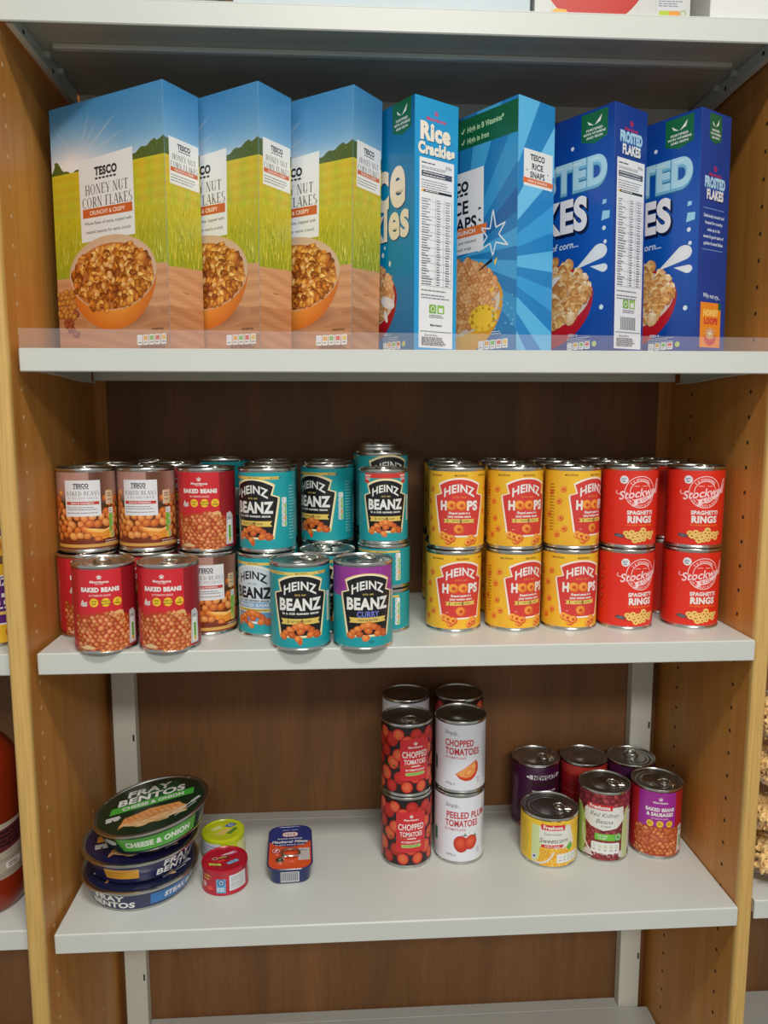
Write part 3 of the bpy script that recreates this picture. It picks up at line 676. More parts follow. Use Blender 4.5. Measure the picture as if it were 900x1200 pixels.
def purple_yellow():
    A = Art(CW, LH, (236, 186, 40)); A.rect(-CW/2, 24, CW/2, 84, (92, 38, 120)); A.rect(-CW/2, 82, CW/2, 84, WHITE); A.rect(-CW/2, 22.5, CW/2, 24.5, WHITE)
    for x in (-60, 0, 60):
        A.text('HEINZ', x, 76, 9, WHITE, .04, 40); A.lines(x-18, x+20, [59, 50], 5, WHITE, random.Random(3)); A.lines(x-18, x+18, [43.5], 2, WHITE, random.Random(4)); A.rect(x-22, 35, x+24, 39, GOLD)
        A.ell(x+18, 12, 6, 8, (236, 150, 60), (206, 90, 30))
    return A

def wrap(name, A, R, z0): return A.build(name, cylmap(R, z0), cylcuts(R, A.w))

# ------------------------------------------------------------------ tins
_can = {}
def can_meshes(R, H, neck=True):
    k = (R, H)
    if k in _can: return _can[k]
    b = MBd()
    prof = [(R-4.0, 2.6), (R-1.3, 2.4), (R-1.1, .3), (R-.5, 0), (R-.15, .5), (R-.1, 2.4), (R-.7, 3.4), (R-1.2, 4.6), (R-.95, 5.4)]
    prof += [(R-.95, H-5.4), (R-1.2, H-4.6), (R-.6, H-3.6), (R, H-3.2), (R+.05, H-.8), (R-.3, H-.1), (R-.8, H), (R-1.3, H-.4), (R-1.6, H-3.0)]
    b.lathe(prof, 72); b.add([(0, 0, 2.8)]+[((R-4)*math.cos(2*PI*i/72), (R-4)*math.sin(2*PI*i/72), 2.6) for i in range(72)], [(0, 1+(i+1) % 72, 1+i) for i in range(72)])
    body = b.mesh('can_body', True, 50)
    l = MBd(); zl = H-3.0
    pr = [(R-1.6, zl), (R-2.6, zl-.3), (R-3.2, zl+.5), (R-4.4, zl+.5), (R-5.2, zl-.2), (R-9, zl-.2), (R-9.6, zl+.25), (R-10.6, zl+.25), (R-11.2, zl-.2), (R-15, zl-.2), (R-15.5, zl+.1), (R-16.5, zl+.1), (R-17, zl-.2), (0.01, zl-.2)]
    l.lathe(pr, 64); lid = l.mesh('lid', True, 60)
    r = MBd(); y0 = -R*.66
    r.tube([(9.6*math.cos(a), y0+13+8*math.sin(a), zl+2.0+.6*math.sin(a)) for a in [2*PI*i/22 for i in range(22)]], 1.35, 8, True)
    r.box(-6, y0-3.4, zl+.7, 6, y0+6, zl+2.1, .5); r.lathe([(0.01, zl+2.7), (1.8, zl+2.6), (2.4, zl+1.8), (2.4, zl)], 14, cy=y0)
    ring = r.mesh('ring_pull', True, 45)
    _can[k] = (body, lid, ring); return _can[k]
_lab = {}
def can(name, label, lab, loc, rz, R=37.4, H=108, ring=None, group=None, lidrot=0, metal=None):
    """a tin: body (rims and seams), paper label, lid (> ring_pull)"""
    body, lid, rg = can_meshes(R, H); m = metal or MT
    t = thing(name, label, 'tin', loc, rz, group)
    b = link('can_body', body, t, m)
    if lab not in _lab:
        A = LABELS[lab](); RR = R-.65; s = (2*PI*RR)/A.w
        sc = (H-10.0)/A.h
        me = A.build('paper_label', lambda x, y, o: cylmap(RR, 5.0)(x*s, y*sc, o), [c/s for c in cylcuts(RR, A.w*s)]); me.materials.append(INK); _lab[lab] = me
    link('paper_label', _lab[lab], t)
    l = link('lid', lid, t, ML)
    if ring is not None: link('ring_pull', rg, l, MRING, rot=(0, 0, math.radians(ring-rz)))
    return t
LABELS = dict(plain=lambda: heinz_beanz('plain'), classic=heinz_beanz, curry=lambda: heinz_beanz('curry'), sugar=lambda: heinz_beanz('sugar'), newsize=lambda: heinz_beanz('newsize'), small=heinz_small,
              hoops=heinz_hoops, rings=stockwell, mbeans=morrisons_beans, tbeans=tesco_beans, mtoms=morrisons_toms, chopped=lambda: simply('chopped'), plum=lambda: simply('plum'),
              newgate=newgate, redb=lambda: plain_dark((176, 26, 34), (206, 60, 50), 'SOUP'), blackb=lambda: plain_dark((52, 18, 50), (84, 30, 80), 'STEW'), corn=sweetcorn, kidney=kidney, sausages=sausages, purple=purple_yellow)
T1, T2 = 0.0, 108.0
g = 'baked bean tins at the left of the middle shelf'
can('baked_bean_tin', 'red baked beans tin at the very front left corner of the middle shelf', 'mbeans', (-370, 28, 0), 8, ring=200, group=g)
can('baked_bean_tin', 'red baked beans tin at the front, second from the left end of the middle shelf', 'mbeans', (-292, 27, 0), 0, ring=20, group=g)
can('baked_bean_tin', 'red baked beans tin mostly hidden in the bottom layer against the left side panel', 'mbeans', (-411, 97, 0), 18, ring=0, group=g)
can('baked_bean_tin', 'white-panelled baked beans tin in the upper layer, nearest the left side panel', 'tbeans', (-412, 112, 108), 9, ring=10, group=g)
can('baked_bean_tin', 'white-panelled baked beans tin in the upper layer, second from the left side panel', 'tbeans', (-336, 117, 108), 0, ring=160, group=g)
can('baked_bean_tin', 'red baked beans tin in the upper layer beside the teal tins', 'mbeans', (-256, 109, 108), -6, ring=90, group=g)
can('baked_bean_tin', 'white-panelled baked beans tin in the bottom layer under the upper red tin', 'tbeans', (-256, 98, 0), 8, ring=0, group=g)
can('baked_bean_tin', 'bean tin hidden in the bottom layer behind the two front red tins', 'mbeans', (-334, 104, 0), 3, ring=0, group=g)
can('baked_bean_tin', 'silver-rimmed tin just behind the upper left corner tin, only its rim showing', 'tbeans', (-400, 186, 108), 3, ring=0, group=g)
can('baked_bean_tin', 'silver-rimmed tin farthest back in the left corner of the middle shelf', 'tbeans', (-358, 249, 108), 3, ring=40, group=g)
can('baked_bean_tin', 'silver-rimmed tin directly behind the second upper white-panelled tin', 'mbeans', (-313, 189, 108), 3, ring=60, group=g)
for x, y in ((-400, 186), (-358, 249), (-313, 189)): can('baked_bean_tin', 'tin hidden on the middle shelf under the rear left tins', 'mbeans', (x, y, 0), 0, group=g)
g = 'teal beans tins in the middle of the middle shelf'
can('teal_bean_tin', 'teal beans tin with black badge, upper layer, directly right of the upper red tin', 'classic', (-176, 98, 108), -25, ring=20, group=g)
can('teal_bean_tin', 'teal reduced sugar beans tin with pale badge, half hidden in the bottom layer', 'sugar', (-178, 86, 0), -25, ring=0, group=g)
can('teal_bean_tin', 'teal beans tin with black badge, front row, standing at the shelf edge', 'classic', (-131, 24, 0), 3, ring=120, group=g)
can('teal_bean_tin', 'teal and purple curry beans tin at the front edge of the middle shelf', 'curry', (-53, 23, 0), 8, ring=150, group=g)
can('teal_bean_tin', 'teal beans tin standing back in the upper layer, between two other upper teal tins', 'classic', (-98, 160, 108), -35, ring=30, group=g)
can('teal_bean_tin', 'teal tin in the bottom layer whose lid shows between the two front teal tins', 'classic', (-98, 98, 0), -30, ring=200, group=g)
can('teal_bean_tin', 'small flat teal beans tin at the bottom of the right teal stack', 'small', (-23, 92, 0), -25, R=35, H=58, ring=0, group=g)
can('teal_bean_tin', 'small flat teal beans tin second from the bottom of the right teal stack', 'small', (-22, 98, 58), -25, R=35, H=58, ring=0, group=g)
can('teal_bean_tin', 'slim teal beans tin with red band, on top of two flat teal tins', 'newsize', (-23, 97, 116), 2, R=33, H=98, ring=180, group=g)
can('teal_bean_tin', 'tall-stacked teal beans tin behind the red-banded one, badge top showing', 'plain', (-21, 171, 124), 14, ring=180, group=g)
can('teal_bean_tin', 'rearmost and highest rim of the right teal stack against the back board', 'classic', (-23, 246, 124), 0, R=36, H=116, ring=180, group=g)
for x, y, R in ((-21, 171, 35), (-23, 246, 35)):
    for z in (0, 62): can('teal_bean_tin', 'small flat teal tin hidden behind the right teal stack', 'small', (x, y, z), -25, R=35, H=62, group=g)
can('teal_bean_tin', 'silver-rimmed teal tin right behind the leftmost upper teal tin', 'classic', (-178, 174, 108), -20, ring=0, group=g)
can('teal_bean_tin', 'silver-rimmed teal tin at the back board behind the leftmost upper teal tins', 'classic', (-181, 249, 108), -20, ring=0, group=g)
can('teal_bean_tin', 'silver-rimmed teal tin at the back board behind the set-back upper teal tin', 'classic', (-99, 236, 108), -20, ring=0, group=g)
can('teal_bean_tin', 'dark teal tin rising behind the upper red beans tin', 'classic', (-255, 247, 112), -90, ring=0, group=g)
for z in (0, 56): can('teal_bean_tin', 'small flat teal tin hidden behind the upper red beans tin', 'small', (-255, 247, z), 0, R=35, H=56, group=g)
for x, y in ((-178, 174), (-181, 249), (-98, 174), (-98, 249)): can('teal_bean_tin', 'tin hidden on the middle shelf under the rear teal tins', 'classic', (x, y, 0), 0, group=g)
g = 'yellow pasta hoops tins on the middle shelf'
col3 = ('leftmost', 'middle', 'rightmost')
for i, (x, y, r) in enumerate(((75, 98, -3), (153, 97, 14), (231, 97, 31))): can('pasta_hoops_tin', f'yellow pasta hoops tin, front row upper layer, {col3[i]} of three columns', 'hoops', (x, y, 108), r, ring=r*3, group=g)
for i, (x, y, r) in enumerate(((71, 93, 8), (152, 92, 23), (229, 91, 9))): can('pasta_hoops_tin', f'yellow pasta hoops tin, front row bottom layer, {col3[i]} of three columns', 'hoops', (x, y, 0), r, group=g)
for i, x in enumerate((76, 154, 232)):
    can('pasta_hoops_tin', f'yellow pasta hoops tin of the second row, only the rim showing, {col3[i]} column', 'hoops', (x+5, 173, 108), 20*i, ring=40, group=g)
    can('pasta_hoops_tin', f'yellow pasta hoops tin of the third row by the back board, {col3[i]} column', 'hoops', (x+9, 248, 108), 50*i, ring=140, group=g)
    can('pasta_hoops_tin', 'yellow pasta hoops tin hidden in the bottom layer behind the front row', 'hoops', (x+3, 168, 0), 0, group=g)
    can('pasta_hoops_tin', 'yellow pasta hoops tin hidden in the bottom layer behind the front row', 'hoops', (x+7, 245, 0), 0, group=g)
g = 'red spaghetti rings tins on the middle shelf'
for i, (x, y, z, r, s) in enumerate(((310, 99, 108, 3, 'upper red spaghetti rings tin touching the yellow hoops tins'), (399, 93, 108, -5, 'upper red spaghetti rings tin nearest the right side panel'), (306, 90, 0, 13, 'lower red spaghetti rings tin beside the yellow hoops tins'), (397, 89, 0, 1, 'lower red spaghetti rings tin nearest the right side panel'))):
    can('spaghetti_rings_tin', s, 'rings', (x, y, z), r, ring=30*i if z else None, group=g)
for i, (x, y, z, r, s) in enumerate(((314, 174, 108, 190, 'second-row upper red tin behind the left column of spaghetti rings'), (318, 249, 108, 10, 'third-row upper red tin behind the left column of spaghetti rings'), (394, 168, 108, 170, 'second-row upper red tin seen through the gap between the two red columns'), (396, 243, 108, 10, 'third-row upper red tin behind the right column of spaghetti rings'), (309, 166, 0, 190, 'red tin in the bottom layer behind the left red column'), (388, 165, 0, 170, 'red tin in the bottom layer seen through the gap between the two red columns'), (314, 245, 0, 0, 'red tin hidden in the bottom layer at the back board'), (392, 241, 0, 0, 'red tin hidden in the bottom layer at the back board'))):
    can('spaghetti_rings_tin', s, 'rings', (x, y, z), r, ring=50*i if z else None, group=g)
Z4 = -366.15
g = 'tomato tins stacked in pairs on the lower shelf'
can('tomato_tin', 'black and red chopped tomatoes tin, bottom of the front left stack', 'mtoms', (14, 150, Z4), 3, ring=0, group=g)
can('tomato_tin', 'black and red chopped tomatoes tin, top of the front left stack with ring pull', 'mtoms', (14, 152, Z4+108), 12, ring=20, group=g)
can('tomato_tin', 'white peeled plum tomatoes tin, bottom of the front right stack', 'plum', (93, 155, Z4), 1, group=g)
can('tomato_tin', 'white chopped tomatoes tin with orange wedge, top of the front right stack', 'chopped', (94, 157, Z4+108), -4, group=g)
can('tomato_tin', 'white tomato tin behind the black and red stack, upper one', 'chopped', (21, 243, Z4+108), 150, group=g)
can('tomato_tin', 'red tomato tin behind the white stack, upper one', 'mtoms', (105, 242, Z4+108), -100, group=g)
can('tomato_tin', 'tomato tin hidden under the rear upper tins', 'plum', (21, 243, Z4), 90, group=g); can('tomato_tin', 'tomato tin hidden under the rear upper tins', 'mtoms', (105, 242, Z4), 90, group=g)
g = 'single tins at the right of the lower shelf'
can('meatball_tin', 'purple meatballs tin with white name band, back left of the six single tins', 'newgate', (230, 238, Z4), 12, ring=80, group=g)
can('food_tin', 'plain red tin behind the yellow sweetcorn and kidney bean tins', 'redb', (307, 236, Z4), -60, group=g)
can('food_tin', 'dark purple tin with ring pull at the back, in front of the right post', 'blackb', (382, 228, Z4), -70, ring=160, group=g)
can('sweetcorn_tin', 'short wide yellow sweetcorn tin, front left of the single tins', 'corn', (226, 142, Z4), -4, R=42, H=76, ring=75, group=g)
can('kidney_bean_tin', 'red kidney beans tin with white and green label, front middle of the single tins', 'kidney', (310, 147, Z4), -19, ring=75, group=g)
can('sausage_bean_tin', 'purple-panelled baked beans and sausages tin, front right of the single tins', 'sausages', (391, 150, Z4), -16, ring=40, group=g)

# ------------------------------------------------------------------ the shelving
Z2, Z1, Z5 = 359.33, 732.0, -731.6; TH = 26.8; DEP = 286
def struct(name, me, m):
    o = link(name, me, None, m); o['kind'] = 'structure'; return o
struct('wall_back', MBd().box(-2200, 320, -1150, 2200, 400, 1650).mesh('wall_back'), noisy(mat('wall_paint', (205, 200, 188), 0.8), (205, 200, 188), 0.03, 3))
struct('floor', MBd().box(-2200, -3000, -1200, 2200, 400, -1150).mesh('floor'), noisy(mat('grey_vinyl', (128, 122, 112), 0.5), (128, 122, 112), 0.08, 5))
unit = thing('shelving_unit', 'light wooden shelving unit with drilled side panels and brown back boards', 'shelving', (0, 0, -1150))
def upart(name, me, m, parent=None):
    o = link(name, me, parent or unit, m, loc=(0, 0, 1150) if parent is None else None); return o
def prism(name, prof, z0=-1150, z1=1180):
    n = len(prof); b = MBd(); V = [(x, y, z) for z in (z0, z1) for x, y in prof]
    b.add(V, [(i, (i+1) % n, (i+1) % n+n, i+n) for i in range(n)]+[tuple(range(n))[::-1], tuple(range(n, 2*n))])
    return b.mesh(name, True, 40)
def side_panel(x0, x1, yf):
    p = upart('side_panel', prism('side_panel', [(x0, yf+9), (x1, yf+9), (x1, 300), (x0, 300)]), MW)
    r = 5; prof = []
    for k in range(6):
        a = PI + k*PI/10; prof.append((x0+r+r*math.cos(a), yf+r+r*math.sin(a)))
    for k in range(6):
        a = 1.5*PI + k*PI/10; prof.append((x1-r+r*math.cos(a), yf+r+r*math.sin(a)))
    prof += [(x1, yf+9), (x0, yf+9)]
    upart('edge_band', prism('edge_band', prof), MEDGE, p); return p
def holes(x, sgn, ys, z0, m):
    b = MBd()
    for y in ys:
        for k in range(-34, 33):
            z = z0+k*32.4
            if not -1100 < z < 1150: continue
            n = 10; V = [(x+sgn*.35, y, z)]+[(x+sgn*.3, y+2.5*math.cos(2*PI*i/n), z+2.5*math.sin(2*PI*i/n)) for i in range(n)]+[(x-sgn*.3, y+2.9*math.cos(2*PI*i/n), z+2.9*math.sin(2*PI*i/n)) for i in range(n)]
            F = [(0, 1+i, 1+(i+1) % n) for i in range(n)]+[(1+i, 1+n+i, 1+n+(i+1) % n, 1+(i+1) % n) for i in range(n)]
            b.add(V, F if sgn > 0 else [f[::-1] for f in F])
    return b.mesh('peg_holes')
XL, XR = -451.0, 444.5
pl = side_panel(XL-21, XL, -16); pr = side_panel(XR, XR+20, 2)
MHL = mat('light_hole_plug', (196, 160, 108), 0.7)
h = upart('peg_holes', holes(XL, 1, (21, 187), 21, None), MHL, pl); h['kind'] = 'stuff'
h = upart('peg_holes', holes(XR, -1, (50, 213), 21, None), mat('drilled_hole', (58, 34, 16), 0.9), pr); h['kind'] = 'stuff'
for x0, x1 in ((XL-21-900, XL-21-21-885), (XR+905, XR+925)): side_panel(min(x0, x1), max(x0, x1), -6)
for x0, x1 in ((XL-21-880, XL-21), (XL, XR), (XR+20, XR+905)): upart('back_board', MBd().box(x0, 287.5, -1150, x1, 299, 1180, .5).mesh('back_board'), MB)
def post(x0, x1):
    b = MBd().box(x0, 266, -1150, x1, 287, -29, 1.2); o = upart('upright_post', b.mesh('upright_post'), MP)
    s = MBd()
    for z in range(-1060, -50, 415):
        s.box(x1-5.2, 265.7, z, x1-2.6, 266.4, z+11)
    q = upart('slots', s.mesh('slots'), MD, o); q['kind'] = 'stuff'
post(-440, -405); post(394, 429)
for x0, x1 in ((XL, -432), (424, XR)): upart('corner_strip', MBd().box(x0, 284.8, 0.5, x1, 287.4, 1180, .4).mesh('corner_strip'), MW)

def shelf(x0, x1, ztop, label, group, brackets=True, posts=None, beam=None, front=0.0, back=None):
    t = thing('shelf', label, 'shelf', ((x0+x1)/2, 0, ztop-TH), 0, group); cx = (x0+x1)/2
    hw = (x1-x0)/2; yb = (back or 284.5)
    b = MBd()
    # thin folded steel tray: deck and front lip, hollow underneath
    if posts:
        b.box(-hw, front, TH-3, hw, 262, TH, 1.2); b.box(posts[0]-cx+1, 262, TH-2.4, posts[1]-cx-1, yb, TH, .4)
    else: b.box(-hw, front, TH-3, hw, yb, TH, 1.2)
    b.box(-hw, front, 0, hw, front+3.4, TH-1, 1.2); b.box(-hw, front+1, 8, -hw+2, 40, TH-1); b.box(hw-2, front+1, 8, hw, 40, TH-1)
    link('shelf_board', b.mesh('shelf_board'), t, MS)
    link('underside', MBd().box(-hw+3, front+3.4, TH-4.2, hw-3, 261, TH-3.05).mesh('underside'), t, MU)
    link('stiffening_beam', MBd().box(-hw+22, 98, TH-10.5, hw-22, 108, TH-4.2, 1.5).mesh('stiffening_beam'), t, MP)
    if brackets:
        link('rear_crossbar', MBd().box(-hw+4, 252, 0, hw-8, 261, TH-4.3, 1).mesh('rear_crossbar'), t, MP)
        for s in (-1, 1):
            bb = MBd(); X = s*(hw-2.2)
            pr_ = [(14, TH-4.4), (14, 4), (120, 1), (196, -3), (244, -3), (244, TH-4.4)]
            V = [(X-s*w_, y, z) for w_ in (0, 2.2) for y, z in pr_]; n = 6
            F = [tuple(range(n)), tuple(range(n, 2*n))[::-1]]+[(i, i+n, (i+1) % n+n, (i+1) % n) for i in range(n)]
            if s < 0: F = [f[::-1] for f in F]
            bb.add(V, F)
            for (ya, za), (yb_, zb) in zip(pr_[1:4], pr_[2:5]):
                V = [(X-s*w_, y, z+d) for w_ in (0, 8) for y, z in ((ya, za), (yb_, zb)) for d in (-1, .4)]
                bb.add(V, [(0, 1, 3, 2), (4, 6, 7, 5), (0, 4, 5, 1), (2, 3, 7, 6), (0, 2, 6, 4), (1, 5, 7, 3)])
            for y in (120, 168): bb.box(X-s*2, y, TH-12, X-s*9, y+8, TH-4.4, .5)
            br = link('bracket', bb.mesh('bracket'), t, MP)
            for y, z in ((58, 15), (150, 11)):
                k = MBd(); V = [(X-s*2.7, y, z)]+[(X-s*2.6, y+3*math.cos(a), z+2.6*math.sin(a)) for a in [2*PI*i/10 for i in range(10)]]
                k.add(V, [(0, 1+i, 1+(i+1) % 10) for i in range(10)])
                link('bracket_hole', k.mesh('bracket_hole'), br, MD)
    return t
MU = noisy(mat('shelf_underside_lacquer', (196, 190, 172), 0.3, spec=0.5), (196, 190, 172), 0.06, 4)
gs = 'shelves of the middle bay'
P5 = (-405, 394)
shelf(-444.5, 443.5, Z2, 'white metal shelf carrying the cereal boxes', gs, True, P5, (-376, 346))
shelf(-444.5, 443.5, 0.0, 'white metal shelf carrying the four groups of stacked tins', gs, True, P5)
shelf(-444.5, 443.5, Z4, 'white metal shelf carrying pie tins, fish tins and tomato tins', gs, True, P5)
shelf(-444.5, 443.5, Z1, 'white metal top shelf above the cereal boxes', gs, True, None, (-425, 424))
shelf(-444.5, 443.5, Z5, 'empty white metal shelf at the very bottom of the picture', gs, False, P5)
shelf(-1330, XL-22, 0.0, 'white shelf end at the left edge under the purple and yellow tins', 'shelves of the left bay', False)
shelf(-1330, XL-22, Z4+8, 'white shelf end at the left edge under the orange bottle', 'shelves of the left bay', False)
shelf(-1330, XL-22, Z5-2, 'white shelf at the bottom left corner beyond the side panel', 'shelves of the left bay', False)
shelf(XR+21, 1340, Z4+9, 'white shelf end at the right edge under the pasta bags', 'shelves of the right bay', False)
shelf(XR+21, 1340, Z5, 'white shelf at the bottom right corner beyond the side panel', 'shelves of the right bay', False)
# clear riser strip on the cereal shelf
b = MBd(); V = [(x, y, Z2+z) for y in (-.9, .3) for x, z in ((-443, .2), (443, .2), (443, 16), (-443, 22))]
b.add(V, [(0, 1, 2, 3), (7, 6, 5, 4), (0, 4, 5, 1), (1, 5, 6, 2), (2, 6, 7, 3), (3, 7, 4, 0)])
tag(link('shelf_riser', b.mesh('shelf_riser'), None, MCLEAR), 'clear plastic riser strip along the front of the cereal shelf', 'shelf strip')

# ------------------------------------------------------------------ cereal boxes
W_, H_ = 189.0, 294.0
def flakes(A, ins, box, r, rnd, cols=None):
    """curled, overlapping corn flakes: dark rim, bright face, one folded lip each"""
    cols = cols or [((232, 158, 62), (150, 72, 20)), ((246, 184, 86), (176, 92, 28)), ((214, 132, 44), (120, 52, 14)), ((250, 206, 120), (190, 112, 40)), ((190, 104, 34), (96, 38, 10))]
    x0, y0, x1, y1 = box; lay = A.n+1; k = 0; n = int((x1-x0)*(y1-y0)/(r*r)*1.05)
    pts_ = sorted([(rnd.uniform(x0, x1), rnd.uniform(y0, y1)) for _ in range(n*2)], key=lambda p: -p[1])
    A.ell((x0+x1)/2, (y0+y1)/2, 1, 1, (120, 60, 20))
    for px, py in pts_:
        if not ins(px, py): continue
        k += 1; L = lay+1+k*.5; rr = r*rnd.uniform(.55, 1.15); ci, co = rnd.choice(cols); a = rnd.uniform(0, 6.28); el = rnd.uniform(.55, .95); m = 11; P = []
        for i in range(m):
            q = rr*rnd.uniform(.82, 1.12); t = 2*PI*i/m; u, v = q*math.cos(t), q*el*math.sin(t); P.append((px+u*math.cos(a)-v*math.sin(a), py+u*math.sin(a)+v*math.cos(a)))
        A.fan(px+rnd.uniform(-.2, .2)*rr, py+rnd.uniform(-.2, .3)*rr, P, ci, co, L)
        j = rnd.randint(0, m-1); Q = [P[(j+i) % m] for i in range(4)]; mid = (px*.45+sum(q[0] for q in Q)/4*.55, py*.45+sum(q[1] for q in Q)/4*.55)
        A.fan(mid[0], mid[1], Q+[mid], tuple(min(255, int(c*1.08)) for c in ci), ci, L+.2)
    A.n = int(lay+2+k*.5)+1
def meadow(A, x0, x1, H, rnd, side=False):
    def sky(x, y):
        t = (y-225)/(H-225); g = max(0, 1-math.hypot((x-(-60 if not side else -300))/90, (y-232)/52))
        h = math.exp(-t*2.4)
        return (int(52+120*h+90*g), int(128+72*h+46*g), int(184+34*h+20*g))
    A.grid(x0, 205, x1, H, 18, 14, lambda x, y: tuple(min(240, v) for v in sky(x, y)))
    if not side:
        A.n += 1
        for k in range(11):
            a = math.radians(18+k*16); c = (-48, 226); l = 74+rnd.uniform(-14, 10)
            if True:
                n_ = len(A.L); p = [c, (c[0]+l*math.cos(a-.02), c[1]+l*math.sin(a-.02)), (c[0]+l*math.cos(a+.02), c[1]+l*math.sin(a+.02))]
                if all(x0 < q[0] < x1 and q[1] < H for q in p):
                    cc = np.array([[lin((226, 232, 226)), lin(tuple(min(240, v) for v in sky(*p[1]))), lin(tuple(min(240, v) for v in sky(*p[2])))]]); A.put([p], cc, A.n)
    # trees on the horizon
    def tree(y): return 0
    def ht(x):
        if side: return 236-.16*(x+28)+1.5*math.sin(x*.3)
        return 217+17*math.exp(-((x-95)/50)**2)+1.5*math.sin(x*.35)+13*math.exp(-((x+84)/9)**2)
    xs = np.linspace(x0, x1, 60); A.poly([(x0, 200)]+[(x, ht(x)) for x in xs]+[(x1, 200)], (78, 96, 34))
    for k in range(90):
        x = rnd.uniform(x0+3, x1-3); y = ht(x)-rnd.uniform(0, 12); r = rnd.uniform(1.6, 3.2); A.ell(x, y, min(r, x-x0, x1-x), r*.8, (100+rnd.randint(-14, 26), 116+rnd.randint(-10, 20), 42), (66, 84, 30), 0, 8, layer=A.n+1+(k % 8)*.1)
    A.n += 2
    def hz(x): return 214-(x*.02 if not side else 0)
    def field(x, y):
        t = (214-y)/120; return (int(206+12*math.sin(x*.3+y)-36*t), int(184-6*t+8*math.sin(y*.5)), int(36+20*t)) if t < .4 else (int(206-70*(t-.3)), int(186-30*(t-.3)), int(34))
    A.grid(x0, 92, x1, 216, 16, 20, field)
    for lay in range(8):
        A.n += 1; tr = []; cc = []
        for k in range(90 if not side else 40):
            x = rnd.uniform(x0+2, x1-2); y = rnd.uniform(92, 206); d = (210-y)/118; l = 3+13*d; wd = .25+.8*d; lx = rnd.uniform(-.28, .28)*l
            xe = min(max(x+lx, x0+.2), x1-.2)
            c = rnd.choice([(222, 206, 60), (160, 168, 36), (236, 222, 110), (122, 146, 28), (206, 190, 44), (98, 128, 24) if d > .6 else (196, 176, 50)])
            tr.append([(x-wd/2, y), (x+wd/2, y), (xe, y+l)]); cc.append([lin(c)]*3)
        A.put(tr, np.array(cc), A.n)
    def wd_(x, y):
        v = math.sin(x*.05+y*.42+math.sin(x*.03)*2)*9+math.sin(y*1.3+x*.11)*5; return (int(206+v-(20 if y < 50 else 0)), int(150+v-(22 if y < 50 else 0)), int(106+v*.8-(20 if y < 50 else 0)))
    top = 98
    A.grid(x0, 0, x1, top-6, 14, 40, wd_); A.poly([(x0, top-7)]+[(x, top-3+3*math.sin(x*.02)) for x in np.linspace(x0, x1, 12)]+[(x1, top-7)], (208, 156, 112))
    A.ell((x0+x1)/2+(20 if not side else 0), 66, 6, 1.2, (150, 100, 64), (196, 142, 98)); A.line([(x0+2, 40), (x1-20, 43), (x1-2, 41)], .6, (180, 128, 86))
def honey_front():
    rnd = random.Random(2); A = Art(W_, H_, (200, 180, 60)); x0 = -W_/2; meadow(A, x0, -x0, H_, rnd)
    A.poly([(-46, 132), (45, 134), (45, 231), (-46, 226)], (232, 232, 230)); K = (30, 32, 44)
    A.text('TESCO', 0, 212, 9, K, .055, 38)
    for k in range(6): A.poly([(-18+k*6.2, 202.5), (-13.6+k*6.2, 202.8), (-14.4+k*6.2, 205), (-18.8+k*6.2, 204.7)], K)
    A.text('HONEY NUT', 0, 192, 11.5, (70, 66, 66), serif=True, width=72); A.text('CORN FLAKES', 0, 177.5, 11.5, (70, 66, 66), serif=True, width=84)
    A.rect(-42, 160, 42, 170.5, (204, 96, 44)); A.text('CRUNCHY & CRISPY', 0, 165.2, 4.6, (244, 214, 190), .03, 60)
    A.text('Whole flakes of maize, topped with', 0, 153.5, 3.6, (90, 88, 88), .01, 80); A.text('roasted peanuts for extra crunch', 0, 143.5, 3.6, (90, 88, 88), .01, 76)
    # bowl
    cx, cy = 3, 92
    A.ell(cx+16, 38, 62, 15, (120, 70, 46), (190, 136, 96), 4, 28)
    pts = [(cx+74*math.cos(a), cy+(66 if math.sin(a) < 0 else 44)*math.sin(a)) for a in [2*PI*i/48 for i in range(48)]]
    A.fan(cx+10, 62, pts, (244, 162, 66), (206, 108, 34)); A.ell(cx, cy+1, 74, 44, (226, 200, 176), (212, 176, 142), 0, 48); A.ell(cx, cy-3, 69, 39, (150, 80, 34), (196, 116, 56), 0, 40)
    flakes(A, lambda x, y: ((x-cx)/66)**2+((y-cy+3)/37)**2 < 1, (cx-68, cy-42, cx+68, cy+38), 7.6, rnd)
    for k in range(16):
        a = rnd.uniform(0, 2*PI); q = rnd.uniform(0, .85); A.ell(cx+60*q*math.cos(a), cy-3+33*q*math.sin(a), 4.6, 3, (248, 208, 140), (210, 140, 70), rnd.randint(0, 180), 12, .4)
    for k in range(14):
        A.ell(-84+rnd.uniform(0, 26), 18+rnd.uniform(0, 46), 5, 4, (186, 96, 56), (110, 42, 26), rnd.randint(0, 180), 12, .4)
    A.pile(lambda x, y: x > -93, -92, 48, -74, 74, 5, [((222, 160, 70), (160, 90, 30))], rnd, flake=True)
    A.nutri(12, 42, 90, False, 12, 5); A.lines(48, 88, [4.5, 2.8], .8, (90, 60, 40), rnd); A.text('SUGGESTION', 76, 24, 1.8, (60, 40, 30), .02, 18)
    return A
